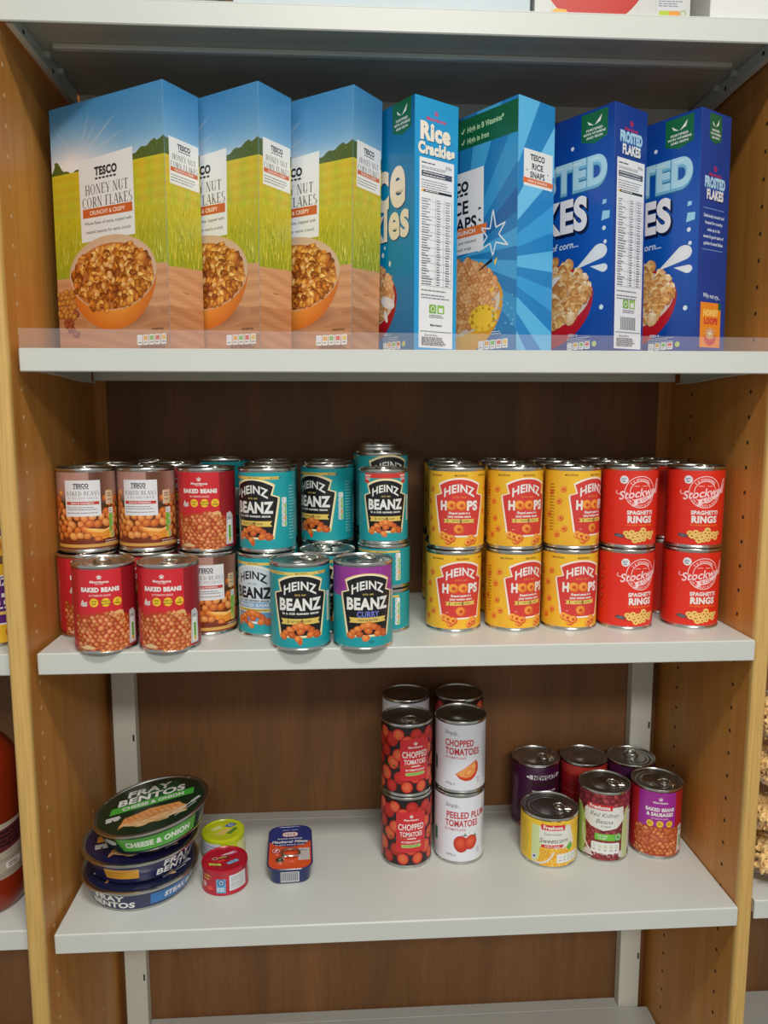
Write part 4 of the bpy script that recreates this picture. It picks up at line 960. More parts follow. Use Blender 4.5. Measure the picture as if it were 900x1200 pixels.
def honey_side():
    rnd = random.Random(3); w = 57; A = Art(w, H_, (200, 180, 60)); meadow(A, -w/2, w/2, H_, rnd, True); K = (50, 50, 60)
    A.rect(-w/2+7, 186, w/2-2, 237, (232, 232, 230)); c = 2.5
    A.text('TESCO', c, 229, 5.4, K, .05, 21)
    for k in range(5): A.rect(c-9+k*4, 223.4, c-6+k*4, 224.6, K)
    A.text('HONEY NUT', c, 216.5, 6.2, (70, 66, 66), serif=True, width=38); A.text('CORN FLAKES', c, 208, 6.2, (70, 66, 66), serif=True, width=44)
    A.rect(-w/2+8.5, 200, w/2-4, 204.6, (204, 96, 44)); A.text('CRUNCHY & CRISPY', c, 202.3, 2.2, WHITE, .02, 32); A.lines(-w/2+9, w/2-5, [196, 193, 190], .9, (110, 110, 110), rnd)
    return A
def leaf_tag(A, x, ytop, w, h):
    A.poly([(x-w/2, ytop), (x+w/2, ytop), (x+w/2, ytop-h*.85), (x, ytop-h), (x-w/2, ytop-h*.85)], (20, 100, 62))
    A.poly([(x-1, ytop-h*.42), (x-w*.27, ytop-h*.24), (x-w*.22, ytop-h*.36)], WHITE); A.poly([(x, ytop-h*.42), (x+w*.28, ytop-h*.14), (x+w*.22, ytop-h*.34)], WHITE)
    for k, s in enumerate(('FORTIFIED', 'WITH VITAMINS', 'AND IRON')): A.text(s, x, ytop-h*(.54+.12*k), h*.07, WHITE, .03, w*(.62 if k != 1 else .84))
def facts(A, x0, x1, y0, y1, rnd, code=False):
    W2 = (232, 232, 234); G = (110, 112, 122); A.rect(x0, y0, x1, y1, W2); h = y1-y0; X = lambda t: x0+(x1-x0)*t; Y = lambda t: y0+h*t
    A.rect(X(.06), Y(.905), X(.94), Y(.935), (70, 74, 92)); A.lines(X(.1), X(.9), [Y(.927), Y(.913)], .9, WHITE, rnd)
    A.lines(X(.06), X(.5), [Y(.975)], 1.4, (60, 60, 70), rnd); A.text('375g', X(.84), Y(.97), 3.4, (60, 60, 70), .02)
    A.lines(X(.06), X(.94), [Y(t) for t in (.955, .947)], .8, G, rnd); A.lines(X(.06), X(.94), [Y(t) for t in (.885, .872, .86, .848)], .9, G, rnd)
    A.rect(X(.06), Y(.825), X(.94), Y(.838), (30, 30, 36)); A.rect(X(.06), Y(.825), X(.12), Y(.838), (240, 170, 40)); A.lines(X(.16), X(.6), [Y(.832)], .9, WHITE, rnd)
    n = 34
    for k in range(n):
        y = Y(.79-.46*k/n); A.lines(X(.07), X(.07+.34*rnd.uniform(.4, 1)), [y], 1.0, G, rnd, .3); A.lines(X(.5), X(.62), [y], 1.0, G, rnd, .3); A.lines(X(.76), X(.9), [y], 1.0, G, rnd, .3)
        if k % 3 == 0: A.rect(X(.05), y-2, X(.94), y-1.7, (150, 152, 160), A.n)
    for t in (.46, .7, .94): A.rect(X(t), Y(.33), X(t)+.4, Y(.8), (150, 152, 160))
    A.lines(X(.06), X(.9), [Y(t) for t in (.31, .285, .27)], 1, G, rnd)
    if code: yb = .22
    else: yb = .19
    A.rect(X(.3), Y(yb), X(.5), Y(yb+.045), (120, 176, 50)); A.ring(X(.4), Y(yb+.022), 3.4, 3.4, 1, WHITE); A.rect(X(.54), Y(yb), X(.74), Y(yb+.045), (140, 190, 70)); A.rect(X(.58), Y(yb+.005), X(.70), Y(yb+.03), WHITE)
    A.lines(X(.3), X(.74), [Y(yb-.012), Y(yb-.022)], .8, G, rnd)
    if code:
        A.rect(X(.2), Y(.105), X(.8), Y(.175), (240, 240, 240))
        for k in range(26): A.rect(X(.22)+k*(x1-x0)*.56/26, Y(.105), X(.22)+k*(x1-x0)*.56/26+(.5 if k % 3 else .9), Y(.172), (50, 50, 70))
    else: A.text('Morrisons', X(.5), Y(.125), 2.4, (50, 50, 60), .03, 18)
    A.rect(X(.04), Y(.088), X(.96), Y(.091), (120, 124, 136)); A.text('Store cool & dry', X(.36), Y(.07), 2.4, (70, 70, 80), .01, 20); A.lines(X(.08), X(.8), [Y(t) for t in (.056, .048, .04, .032, .024, .016)], 1, (80, 80, 90), rnd)
def rim_bowl(A, cx, cy, rx, ry, depth, col, dark, w2, clipx):
    pts = [(cx+rx*math.cos(a), cy+(depth if math.sin(a) < 0 else ry)*math.sin(a)) for a in [2*PI*i/48 for i in range(48)]]
    A.fan(cx+rx*.3, cy-depth*.4, pts, col, dark); A.ell(cx, cy, rx*.95, ry*.92, (240, 236, 230), (214, 196, 178), 0, 40)
def bottom_marks(A, x0, rnd, W):
    A.text('500g e', x0+2, 22, 3.4, (210, 220, 240), .02, 14, align='l'); A.lines(x0, x0+36, [18, 16, 13.6], .7, (200, 210, 235), rnd); A.nutri(8, x0, x0+36, False, 9, 4); A.ell(x0+42, 9, 3.4, 3.4, (190, 200, 110))
def rice_front(W, H):
    rnd = random.Random(5); A = Art(W, H); e = W/2
    A.grid(-e, 0, e, H, 12, 12, lambda x, y: (0, int(104+30*math.sin(y*.012)), int(158+26*math.sin(y*.012))))
    leaf_tag(A, e-24, H, 36, 38); SH = (10, 70, 120)
    for d, c in ((1.8, SH), (0, (240, 226, 206))):
        A.text('Rice', e-16+d-1, 203-d, 62, c, .035, 112, align='r'); A.text('Crackles', e-9+d-1, 156-d, 42, c, .035, 166, align='r')
    rim_bowl(A, -24, 66, 86, 42, 62, (214, 34, 44), (150, 16, 26), 0, 0)
    A.pile(lambda x, y: ((x+24)/80)**2+((y-72)/42)**2 < 1, -108, 30, 60, 114, 5.4, [((240, 196, 140), (196, 134, 78)), ((248, 214, 164), (210, 152, 96)), ((226, 172, 112), (176, 112, 60))], rnd, .7, dens=1.35)
    for x, y, rx, ry, r in ((44, 60, 18, 7, -20), (40, 44, 4, 8, 20), (34, 118, 3, 3, 0), (48, 106, 2.6, 3.4, 0), (38, 126, 2, 2, 0)): A.ell(x, y, rx*.8, ry, (240, 236, 230), (222, 222, 226), r)
    bottom_marks(A, 34, rnd, W); A.rect(-e, 0, e, .5, (0, 90, 140)); return A.clipped() if False else A
def rice_side(T, H):
    rnd = random.Random(6); A = Art(T, H, (26, 150, 206)); e = T/2; RD = (206, 52, 90)
    star_logo(A, -1, H-15, 3.4, RD, False); A.text('Morrisons', -1, H-22, 3.6, RD, .05, 30)
    for d, c in ((1, (10, 84, 140)), (0, (240, 230, 212))):
        A.text('Rice', -2+d, H-36-d, 18, c, .06, 46); A.text('Crackles', 0+d, H-55-d, 12, c, .06, 56)
    facts(A, -e+7, e-6, 4, H-66, rnd); return A
def rays(A, x0, x1, H, c, cols, n=22):
    A.n += 1
    for k in range(n):
        a0, a1 = 2*PI*k/n, 2*PI*(k+.55)/n; L = 420
        poly = [(c[0], c[1]), (c[0]+L*math.cos(a0), c[1]+L*math.sin(a0)), (c[0]+L*math.cos(a1), c[1]+L*math.sin(a1))]
        for ax, lim, sg in ((0, x0, 1), (0, x1, -1), (1, 0, 1), (1, H, -1)):        # clip to the face
            out = []
            for i in range(len(poly)):
                p, q = poly[i], poly[(i+1) % len(poly)]; dp, dq = (p[ax]-lim)*sg, (q[ax]-lim)*sg
                if dp >= 0: out.append(p)
                if dp*dq < 0: t = dp/(dp-dq); out.append((p[0]+(q[0]-p[0])*t, p[1]+(q[1]-p[1])*t))
            poly = out
            if not poly: break
        if len(poly) > 2: A.fan(sum(p[0] for p in poly)/len(poly), sum(p[1] for p in poly)/len(poly), poly, cols[k % len(cols)], cols[k % len(cols)], A.n)
def snaps_front(W, H):
    rnd = random.Random(7); A = Art(W, H, (30, 120, 180)); e = W/2; rays(A, -e, e, H, (0, 120), [(66, 160, 212), (20, 96, 160), (50, 146, 200)], 16)
    A.poly([(-e, H-36), (e, H-40), (e, H-4), (-e, H-2)], (16, 92, 60)); A.text('High in B Vitamins*', e-82, H-17, 6.4, (190, 226, 180), .02, 60, align='l'); A.text('High in Iron', e-82, H-30, 6.4, (190, 226, 180), .02, 36, align='l')
    for y, x in ((H-17, e-92), (H-30, e-92)): A.line([(x, y), (x+2, y-2.5), (x+5, y+3)], 1.4, (190, 226, 180))
    A.rect(-e+40, 124, e-54, 222, (232, 232, 234)); K = (24, 26, 40)
    A.text('TESCO', -10, 205, 11, K, .06, 50)
    for k in range(6): A.rect(-32+k*8, 194, -26+k*8, 197, K)
    A.text('RICE', -8, 180, 15, K, .03, 46); A.text('SNAPS', -2, 160, 15, K, .03, 62)
    A.poly([(32, 172), (38, 174), (33, 176)], K); A.poly([(32, 160), (38, 158), (34, 163)], K); A.poly([(-e+38, 144), (e-50, 144), (e-48, 155), (-e+38, 155)], (226, 116, 50)); A.text('SNAP & CRUNCH', -8, 149.5, 5, WHITE, .03, 70)
    A.text('Crisp and puffed and toasted', -10, 138, 3.6, (70, 70, 80), .01, 76); A.text('rice with a loud snap', -10, 130, 3.6, (70, 70, 80), .01, 60)
    rim_bowl(A, -20, 64, 94, 46, 70, (240, 190, 60), (214, 150, 30), 0, 0)
    A.pile(lambda x, y: ((x+20)/86)**2+((y-74)/46)**2 < 1 and x > -e+6, -86, 26, 72, 122, 5, [((244, 190, 130), (206, 130, 74)), ((250, 206, 150), (214, 148, 90)), ((232, 168, 106), (186, 110, 58))], rnd, .72, dens=1.35)
    st = []
    for k in range(12):
        r = (30 if k % 4 == 0 else 24) if k % 2 == 0 else 10; a = PI/2+k*PI/6; st.append((e-38+r*.95*math.cos(a), 138+r*math.sin(a)))
    A.line(st+[st[0]], 1.8, (226, 236, 244)); A.poly([(e-66, 98), (e-38, 108), (e-40, 112)], K); A.poly([(e-36, 108), (e-30, 112), (e-34, 102)], (240, 200, 70)); A.poly([(e-44, 76), (e-34, 78), (e-40, 70)], (240, 200, 70))
    for k in range(10):
        a = 2*PI*k/10; A.ell(e-54+17*math.cos(a), 42+10*math.sin(a), 7.5, 6.5, (244, 198, 60), layer=A.n+1)
    A.n += 1; A.ell(e-54, 42, 17, 11, (244, 198, 60)); A.lines(e-40, e-24, [24, 21.5], 1, (200, 220, 240), rnd)
    for k in range(16): A.ell(e-rnd.uniform(4, 40), rnd.uniform(26, 66), 1.2, 1.2, (120, 190, 230), layer=A.n)
    A.nutri(9, e-62, e-12, False, 11, 5); return A
def snaps_side(T, H):
    rnd = random.Random(8); A = Art(T, H, (34, 132, 196)); e = T/2; rays(A, -e, e, H, (-90, 96), [(92, 184, 230), (56, 158, 218), (110, 194, 236)], 17)
    A.rect(-e+10, 190, e-3, 231, (232, 232, 230)); K = (30, 30, 44); A.text('TESCO', 2, 223, 6.4, K, .04, 26); A.text('RICE', 2, 213, 6.6, K, .03, 20); A.text('SNAPS', 2, 203.5, 6.6, K, .03, 26)
    for sx in (-1, 1): A.rect(2+sx*19-1.2, 207, 2+sx*19+1.2, 208, K)
    A.rect(-e+9, 193, e-2, 199, (226, 116, 50)); A.text('SNAP & CRUNCH', 2, 196, 2.4, WHITE, .02, 34); return A
BL = (14, 66, 156)
def drop(A, x, y, r, ang, tail):
    a0 = math.radians(ang); P = []
    for i in range(17):
        t = math.radians(70+220*i/16); P.append((x+r*math.cos(t+a0), y+r*.8*math.sin(t+a0)))
    tip = (x+(r+tail)*math.cos(a0), y+(r+tail)*math.sin(a0)*.8); q = (x+(r+tail*.4)*math.cos(a0+.35)*.9, y+(r+tail*.4)*math.sin(a0+.35)*.8)
    A.fan(x, y, P+[tip], (232, 235, 238), (222, 226, 232))
def frost_front(W, H):
    rnd = random.Random(11); A = Art(W, H, BL); e = W/2
    A.grid(-e, 0, e, H, 8, 8, lambda x, y: (12, int(56+26*math.sin(y*.011)), int(140+34*math.sin(y*.011))))
    leaf_tag(A, e-29, H-3, 38, 36); star_logo(A, -62, H-34, 5, (190, 36, 66), False); A.text('Morrisons', -62, H-48, 6, (190, 36, 66), .04, 44)
    for d, c, b in ((3.2, (30, 92, 150), .10), (1.6, (110, 176, 208), .09), (0, (170, 212, 230), .05)): A.text('FROSTED', e-10+d*.3, 214-d, 31, c, b, 172+d*1.2, align='r', rot=0)
    for x in (-70, -40, -12, 14, 40, 66): A.rect(x-6, 226, x+7, 227.4, (206, 232, 242), A.n+.5)
    A.n += 1
    for d, c, b in ((3.4, (8, 22, 60), .07), (0, (232, 232, 236), .05)): A.text('FLAKES', e-38+d, 168-d, 36, c, b, 142, align='r')
    A.text('Crunchy flakes of corn...', -14, 133, 8, (206, 222, 240), .02, 118, shear=.15)
    for x, y, s in ((34, 246, 2.4), (84, 158, 6), (82, 174, 3), (82, 144, 2.6), (76, 118, 3.4), (84, 128, 2.4), (80, 52, 3)): A.poly([(x-s, y-s*.8), (x+s*.9, y-s*.6), (x+s, y+s*.8), (x-s*.7, y+s)], (150, 205, 232)) if s > 2.8 and y > 140 else A.ell(x, y, s, s, (214, 226, 236))
    drop(A, 76, 118, 11, -150, 30); drop(A, 82, 98, 6, 165, 14)
    rim_bowl(A, -24, 70, 92, 44, 66, (214, 36, 48), (176, 20, 34), 0, 0)
    flakes(A, lambda x, y: ((x+24)/86)**2+((y-76)/44)**2 < 1 and x > -e+9, (-94, 26, 70, 124), 8.2, rnd, [((240, 190, 120), (196, 128, 64)), ((250, 214, 158), (212, 152, 92)), ((226, 168, 96), (176, 106, 48)), ((248, 224, 186), (220, 172, 116))])
    A.poly([(-60, 76), (-40, 96), (-10, 92), (20, 98), (4, 84), (-8, 66), (-30, 58), (-56, 60)], (236, 236, 240)); A.ell(-20, 76, 10, 6, (236, 184, 110), (196, 132, 70), 20)
    bottom_marks(A, e-66, rnd, W); return A
def frost_side(T, H, kind):
    rnd = random.Random(13); A = Art(T, H, (16, 60, 146)); e = T/2; y0 = 0
    if kind == 'text': leaf_tag(A, -2, H-3, 26, 34); y0 = -46
    star_logo(A, 0, H-19+y0, 4, (196, 36, 66), False); A.text('Morrisons', 0, H-26+y0, 3.4, (196, 36, 66), .04, 26)
    for d, c in ((1.4, (60, 130, 190)), (0, (176, 214, 234))): A.text('FROSTED', 0+d*.4, H-35-d+y0, 11, c, .06, 44)
    for d, c in ((1.4, (8, 22, 60)), (0, (232, 232, 236))): A.text('FLAKES', 1+d*.5, H-49-d+y0, 10.5, c, .05, 36)
    if kind == 'facts': facts(A, -e+5, e-4, 2, H-60, rnd, True)
    else:
        for y in (H-112, H-160): A.rect(-e+8, y, e-10, y+.7, (130, 170, 220))
        for k, s in enumerate(('Deliciously smooth and', 'frosted for crunchy', 'wake up to the', 'sweet & good taste of', 'golden frosted flakes')): A.text(s, 0, H-120-k*8, 3.6, (214, 224, 238), .03, (44, 38, 28, 44, 42)[k])
        A.text('Why not try...', 0, 66, 5, (220, 228, 240), .02, 38, shear=.2, rot=-3)
        A.rect(-e+8, 4, e-10, 58, (238, 140, 40)); A.text('HONEY', 0, 46, 7, (250, 206, 110), .07, 34); A.text('LOOPS', 0, 36, 7, (206, 46, 60), .06, 30); A.ell(-1, 16, 13, 10, (206, 46, 50)); A.ell(-1, 21, 12, 7, (236, 220, 200), (214, 160, 100))
        for k in range(7): A.ring(-1+9*math.cos(k), 21+4*math.sin(k), 3, 2.4, 1, (206, 130, 60), n=10)
        A.rect(e-16, 50, e-10, 58, (20, 100, 62))
    return A
_face = {}
def face(key, make, W, T, side):
    if key not in _face:
        A = make()
        def f_front(x, y, o): x = np.clip(x, -W/2, W/2); return np.stack([x-W/2, -.25-o, y], 1), np.tile((0, -1.0, 0), (len(x), 1))
        def f_side(x, y, o): x = np.clip(x, -T/2, T/2); return np.stack([.25+o, x+T/2, y], 1), np.tile((1.0, 0, 0), (len(x), 1))
        me = A.build('printed_side' if side else 'printed_front', f_side if side else f_front); me.materials.append(INKC); _face[key] = me
    return _face[key]
MBLU = noisy(mat('blue_card', (24, 76, 156), 0.4), (24, 76, 156), 0.03, 20); MYEL = noisy(mat('sky_blue_card', (90, 150, 190), 0.4), (90, 150, 190), 0.03, 20); MCYA = noisy(mat('cyan_card', (26, 140, 200), 0.4), (26, 140, 200), 0.03, 20)
def cereal(label, x, y, th, lean, W, T, H, fk, fm, sk, sm, m, grp):
    t = thing('cereal_box', label, 'cereal box', (x, y, Z2+abs(math.sin(lean))*0 + .05), -th, grp)
    # leaning sideways about the bottom edge, kept on the shelf
    t.rotation_mode = 'XYZ'; a = math.radians(lean)
    rot = __import__('mathutils').Matrix.Rotation(a, 3, 'Y') @ __import__('mathutils').Matrix.Rotation(math.radians(-th), 3, 'Z')
    t.rotation_euler = rot.to_euler()
    lo = min((rot @ Vector(c)).z for c in ((0, 0, 0), (-W, 0, 0), (0, T, 0), (-W, T, 0))); t.location.z = (Z2+.05-lo)*MM
    c = MBd().box(-W, 0, 0, 0, T, H, .5)
    b = link('carton', c.mesh('carton'), t, m)
    f = MBd().box(-W+.4, .6, H, -.4, T*.52, H+.5, .1).box(-W+6, T*.45, H+.5, -6, T-.6, H+1.0, .1); link('top_flap', f.mesh('top_flap'), t, m)
    link('printed_front', face(fk, fm, W, T, False), t); link('printed_side', face(sk, sm, W, T, True), t)
    return t
gh = 'three honey nut corn flakes boxes'
for i, (x, y, th, ln) in enumerate(((-275.7, 8.8, 32.5, .2), (-172.9, 7.8, 36.5, .8), (-66.6, 11.2, 37.5, 1.0))):
    cereal('honey nut corn flakes box with wheat field print, ' + ('leftmost, beside the left side panel', 'middle one of three', 'rightmost of three, beside the blue boxes')[i], x, y, th, ln, W_, 57, H_, 'hf', honey_front, 'hs', honey_side, MYEL, gh)
cereal('bright blue rice crackles box with white nutrition panel on its side', 7.8, 10.6, 57, 0, 190, 66, 286, 'rf', lambda: rice_front(190, 286), 'rs', lambda: rice_side(66, 286), MCYA, 'blue cereal boxes')
cereal('light blue rice snaps box with sunray print and green band on top', 129.9, 9.6, 54.5, -.6, 190, 65, 287, 'nf', lambda: snaps_front(190, 287), 'ns', lambda: snaps_side(65, 287), MCYA, 'blue cereal boxes')
cereal('dark blue frosted flakes box with white nutrition panel on its side', 247.2, 13.9, 55.5, -1.1, 190, 64, 283, 'ff', lambda: frost_front(190, 283), 'fs1', lambda: frost_side(64, 283, 'facts'), MBLU, 'blue cereal boxes')
cereal('dark blue frosted flakes box with small orange picture on its side, at the right end', 353.2, 17, 57, -1.3, 190, 63, 280, 'ff2', lambda: frost_front(190, 280), 'fs2', lambda: frost_side(63, 280, 'text'), MBLU, 'blue cereal boxes')

# ------------------------------------------------------------------ pie tins
def disc_map(z): return lambda x, y, o: (np.stack([x, y, z+o], 1), np.tile((0, 0, 1.0), (len(x), 1)))
def disc(A, R, c): A.ell(0, 0, R, R, c, c, 0, 64)
def brand(A, x, y, h, rot=0, w=60):
    for d, c, b in ((.7, (30, 34, 34), .04), (0, (236, 236, 232), .035)):
        r = math.radians(rot); A.text('FRAY', x-h*.15+d*.4-h*.55*math.sin(r)*0, y+h*.62-d*.5, h, c, b, w*.66, shear=.12, rot=rot); A.text('BENTOS', x+d*.4, y-h*.62-d*.5, h, c, b, w, shear=.12, rot=rot)
def pie_lid(kind):
    rnd = random.Random(3); R = 72; A = Art(2*R, 2*R)
    base, band = {'cheese': ((14, 44, 26), (70, 170, 60)), 'second': ((26, 26, 66), (226, 160, 50)), 'steak': ((24, 30, 62), (50, 120, 190))}[kind]
    disc(A, R, base)
    if kind == 'cheese':
        A.poly([(-30, 22), (10, 60), (40, 52), (46, 10), (-10, 4)], (24, 84, 44)); A.poly([(-56, 0), (58, 0), (60, 17), (-53, 17)], band)
    else: A.poly([(-58, -2), (-20, -2), (-18, 14), (-56, 14)], band)
    brand(A, 2, 37, 16, 0, 92)
    A.text('CHEESE & ONION' if kind == 'cheese' else 'STEAK & ALE', 3, 8.5, 8, WHITE, .04, 84)
    A.ell(4, -32, 43, 17, (206, 128, 66), (226, 186, 132), 2, 30); A.poly([(-44, -44), (-36, -20), (0, -10), (38, -14), (46, -30), (20, -22), (-10, -26)], (222, 150, 84))
    for k in range(16): A.ell(rnd.uniform(-36, 40), rnd.uniform(-50, -34), 8, 2.6, (238, 214, 170), (212, 160, 100), 0, 12, layer=A.n+1+(k % 5)*.1)
    A.n += 2
    for k in range(9): A.line([(-34+k*8, -16), (-28+k*8, -30)], 1.2, (186, 104, 52), A.n+1)
    A.n += 2; A.lines(-60, -38, [-9, -13, -17], 3, WHITE, rnd)
    A.line([(20, -46), (40, -34), (58, -22)], 2, (200, 204, 206)); A.line([(30, -50), (46, -38), (60, -26)], 1.4, (200, 204, 206)); A.line([(54, -24), (66, -14)], 5, (190, 190, 196))
    return A
def pie_side(kind):
    rnd = random.Random(5); Rm = 70; w = 2*PI*Rm; h = 34; base, band = {'cheese': ((18, 52, 32), (86, 170, 66)), 'second': ((34, 34, 84), (222, 164, 54)), 'steak': ((36, 44, 84), (44, 116, 190))}[kind]
    A = Art(w, h, base)
    for s in (-1, 0, 1):
        o = s*w/2.02
        if kind == 'cheese':
            A.poly([(o-44, 3), (o+58, 3), (o+62, 30), (o-50, 30)], band); A.text('CHEESE & ONION', o+6, 16.5, 10, (226, 232, 220), .05, 88, shear=.08); A.ell(o-62, 20, 11, 6, (210, 216, 208)); A.line([(o+72, 6), (o+90, 26)], 2, WHITE)
        elif kind == 'second':
            A.rect(o-52, 7, o-6, 27, band); A.lines(o-48, o-24, [20, 14], 2.4, (206, 140, 40), rnd); brand(A, o+50, 17, 11.5, 0, 66); A.line([(o+104, 10), (o+124, 26)], 2.4, (190, 186, 200)); A.line([(o+108, 8), (o+128, 22)], 2.4, (190, 186, 200))
        else:
            brand(A, o-38, 17, 11.5, 0, 64); A.rect(o+14, 5, o+100, 28, band); A.text('STEAK & ALE', o+66, 16.5, 9.5, WHITE, .05, 66, shear=.08)
    return A
def pie(kind, label, loc, rz, tilt, H=34):
    t = thing('pie_tin', label, 'pie tin', loc, rz, 'stack of pie tins on the lower shelf')
    M = __import__('mathutils').Matrix; t.rotation_euler = (M.Rotation(math.radians(tilt[1]), 3, 'Y') @ M.Rotation(math.radians(tilt[0]), 3, 'X') @ M.Rotation(math.radians(rz), 3, 'Z')).to_euler()
    b = MBd().lathe([(0.01, .6), (60, .6), (63, 0), (65, .8), (66.6, 4), (74.2, H-4.6), (76.4, H-3.4), (78.6, H-3), (79.3, H-1.6), (78.8, H), (77, H+.5), (75, H-.2), (74.4, H-1.8)], 96)
    link('can_body', b.mesh('can_body', True, 50), t, MT)
    ld = MBd().lathe([(74.6, H-2.0), (73.5, H-2.4), (72.6, H-1.6), (72, H-1.6), (0.01, H-1.6)], 80); l = link('lid', ld.mesh('lid', True, 50), t, ML)
    A = pie_lid(kind); me = A.build('printed_lid', disc_map(H-1.3)); link('printed_lid', me, l, INKM)
    S = pie_side(kind); z0, z1 = 4.0, H-4.4; sl = (74.2-66.6)/(H-8.6)
    def f(x, y, o):
        a = x/70; zz = z0+y/34*(z1-z0); r = 66.6+o+.35+sl*(zz-4); return np.stack([r*np.sin(a), -r*np.cos(a), zz], 1), np.stack([np.sin(a), -np.cos(a), np.full_like(a, -.25)], 1)
    me = S.build('printed_wrap', f, cylcuts(70, S.w, 96)); link('printed_wrap', me, t, INKM)
pie('steak', 'dark blue steak pie tin at the bottom of the pie stack', (-362, 106, Z4+.2), 12, (0, 0))
pie('second', 'navy pie tin with orange patch in the middle of the pie stack', (-361.5, 113, Z4+34.6), 16, (0, -1.2))
pie('cheese', 'green cheese and onion pie tin lying tilted on top of the stack', (-341, 111, Z4+79.5), 14, (1.0, -8.5))

# ------------------------------------------------------------------ fish tins
def fish_tin(kind, label, loc, rz):
    R, H = 32.5, 36; t = thing('fish_tin', label, 'fish tin', loc, rz, 'round fish tins beside the pies')
    base = (176, 22, 44) if kind == 'red' else (196, 206, 30)
    m = noisy(mat('red_lacquer' if kind == 'red' else 'lime_lacquer', base, 0.25, coat=.4), base, .03, 40)
    b = MBd().lathe([(0.01, .8), (R-4, .8), (R-1.4, 0), (R-.4, .6), (R-.5, 2.4), (R-1, 3.4), (R-1, H-5), (R-.6, H-2), (R-1.2, H-.3), (R-2.4, H), (R-3.4, H-1), (R-3.8, H-2.2)], 72)
    link('can_body', b.mesh('can_body', True, 50), t, m)
    l = link('lid', MBd().lathe([(R-3.6, H-2.1), (R-6, H-2.3), (R-7, H-1.7), (R-8, H-1.9), (0.01, H-1.9)], 60).mesh('lid', True, 50), t, m)
    A = Art(50, 50); rnd = random.Random(4)
    if kind == 'red':
        A.poly([(-6, 10), (14, 20), (18, 14), (-2, 5)], (214, 110, 150)); A.line([(-2, 10.4), (13, 15.6)], 2, WHITE); A.poly([(-12, 4), (4, 10), (6, 2), (-6, -2)], (96, 50, 40)); A.line([(-9, 4), (3, 5.5)], 2, (226, 180, 90))
        A.ell(-13, 3, 5, 4, (226, 210, 200), (186, 80, 70)); A.ell(-13, 3, 2.2, 1.8, (60, 40, 36)); A.poly([(-12, -4), (-2, 1), (1, -4), (-8, -7)], (222, 60, 50)); A.poly([(-22, -6), (-6, -10), (-4, -15), (-20, -12)], (206, 214, 90)); A.lines(-19, -8, [-9.5, -12], .8, (110, 30, 30), rnd)
        A.poly([(2, -10), (16, -2), (20, -7), (6, -14)], (120, 180, 220)); A.ell(10, -7, 3.6, 2.6, (40, 120, 170)); A.ring(10, -7, 2, 1.6, .6, WHITE, n=12)
    else:
        A.poly([(-18, 8), (-4, 16), (0, 8), (-14, 2)], (226, 226, 150)); A.poly([(2, 12), (12, 20), (22, 14), (12, 7)], (50, 110, 180)); A.ring(12, 13.5, 3.6, 2.8, 1, WHITE, n=12); A.poly([(-14, -8), (6, 6), (14, 0), (-2, -12)], (224, 196, 110)); A.poly([(4, -8), (18, 6), (22, 2), (10, -12)], (90, 140, 40))
    link('printed_lid', A.build('printed_lid', disc_map(H-1.6)), l, INKM)
    Rr = R-.9; S = Art(2*PI*Rr, 28)
    if kind == 'red':
        S.rect(6, 2, 33, 24, (214, 216, 218)); S.lines(8, 31, [21, 19, 17, 15, 12, 10, 8, 5], .7, (110, 110, 120), rnd); S.rect(-12, 0, 1, 20, (96, 160, 200)); S.ell(-5, 15, 5, 5, (30, 110, 160)); S.ring(-5, 15, 3, 3, .8, WHITE, n=12); S.lines(-11, 0, [7, 5, 3], 1, WHITE, rnd)
        S.lines(-35, -19, [22.5, 18], 2.4, (206, 150, 70), rnd); S.ell(-32, 9, 4.4, 5, (226, 210, 200), (196, 90, 80)); S.poly([(-28, 6), (-19, 10), (-17, 4), (-26, 2)], (222, 70, 50)); S.rect(-44, 8, -38, 26, (224, 200, 200)); S.rect(-60, 2, -52, 26, (206, 214, 90))
    else:
        S.rect(-44, 0, -6, 27, (206, 212, 224)); S.rect(-44, 0, 30, 6, (60, 90, 60)); S.rect(20, 4, 40, 24, (226, 226, 150)); S.lines(-42, -10, [22, 18, 14, 10], 1, (80, 80, 120), rnd)
    link('printed_wrap', S.build('printed_wrap', cylmap(Rr, 4), cylcuts(Rr, S.w)), t, INKM)
fish_tin('red', 'small red round tuna tin with grey panel, in front of the lime one', (-245, 98, Z4+.1), 8)
fish_tin('lime', 'small lime green round tuna tin behind the red one', (-258, 172, Z4+.1), 12)
def rrpts(hx, hy, r, n=6):
    P = []
    for sx, sy, a0 in ((1, 1, 0), (-1, 1, 90), (-1, -1, 180), (1, -1, 270)):
        for k in range(n+1):
            a = math.radians(a0+90*k/n); P.append((sx*(hx-r)+r*math.cos(a), sy*(hy-r)+r*math.sin(a)))
    return P
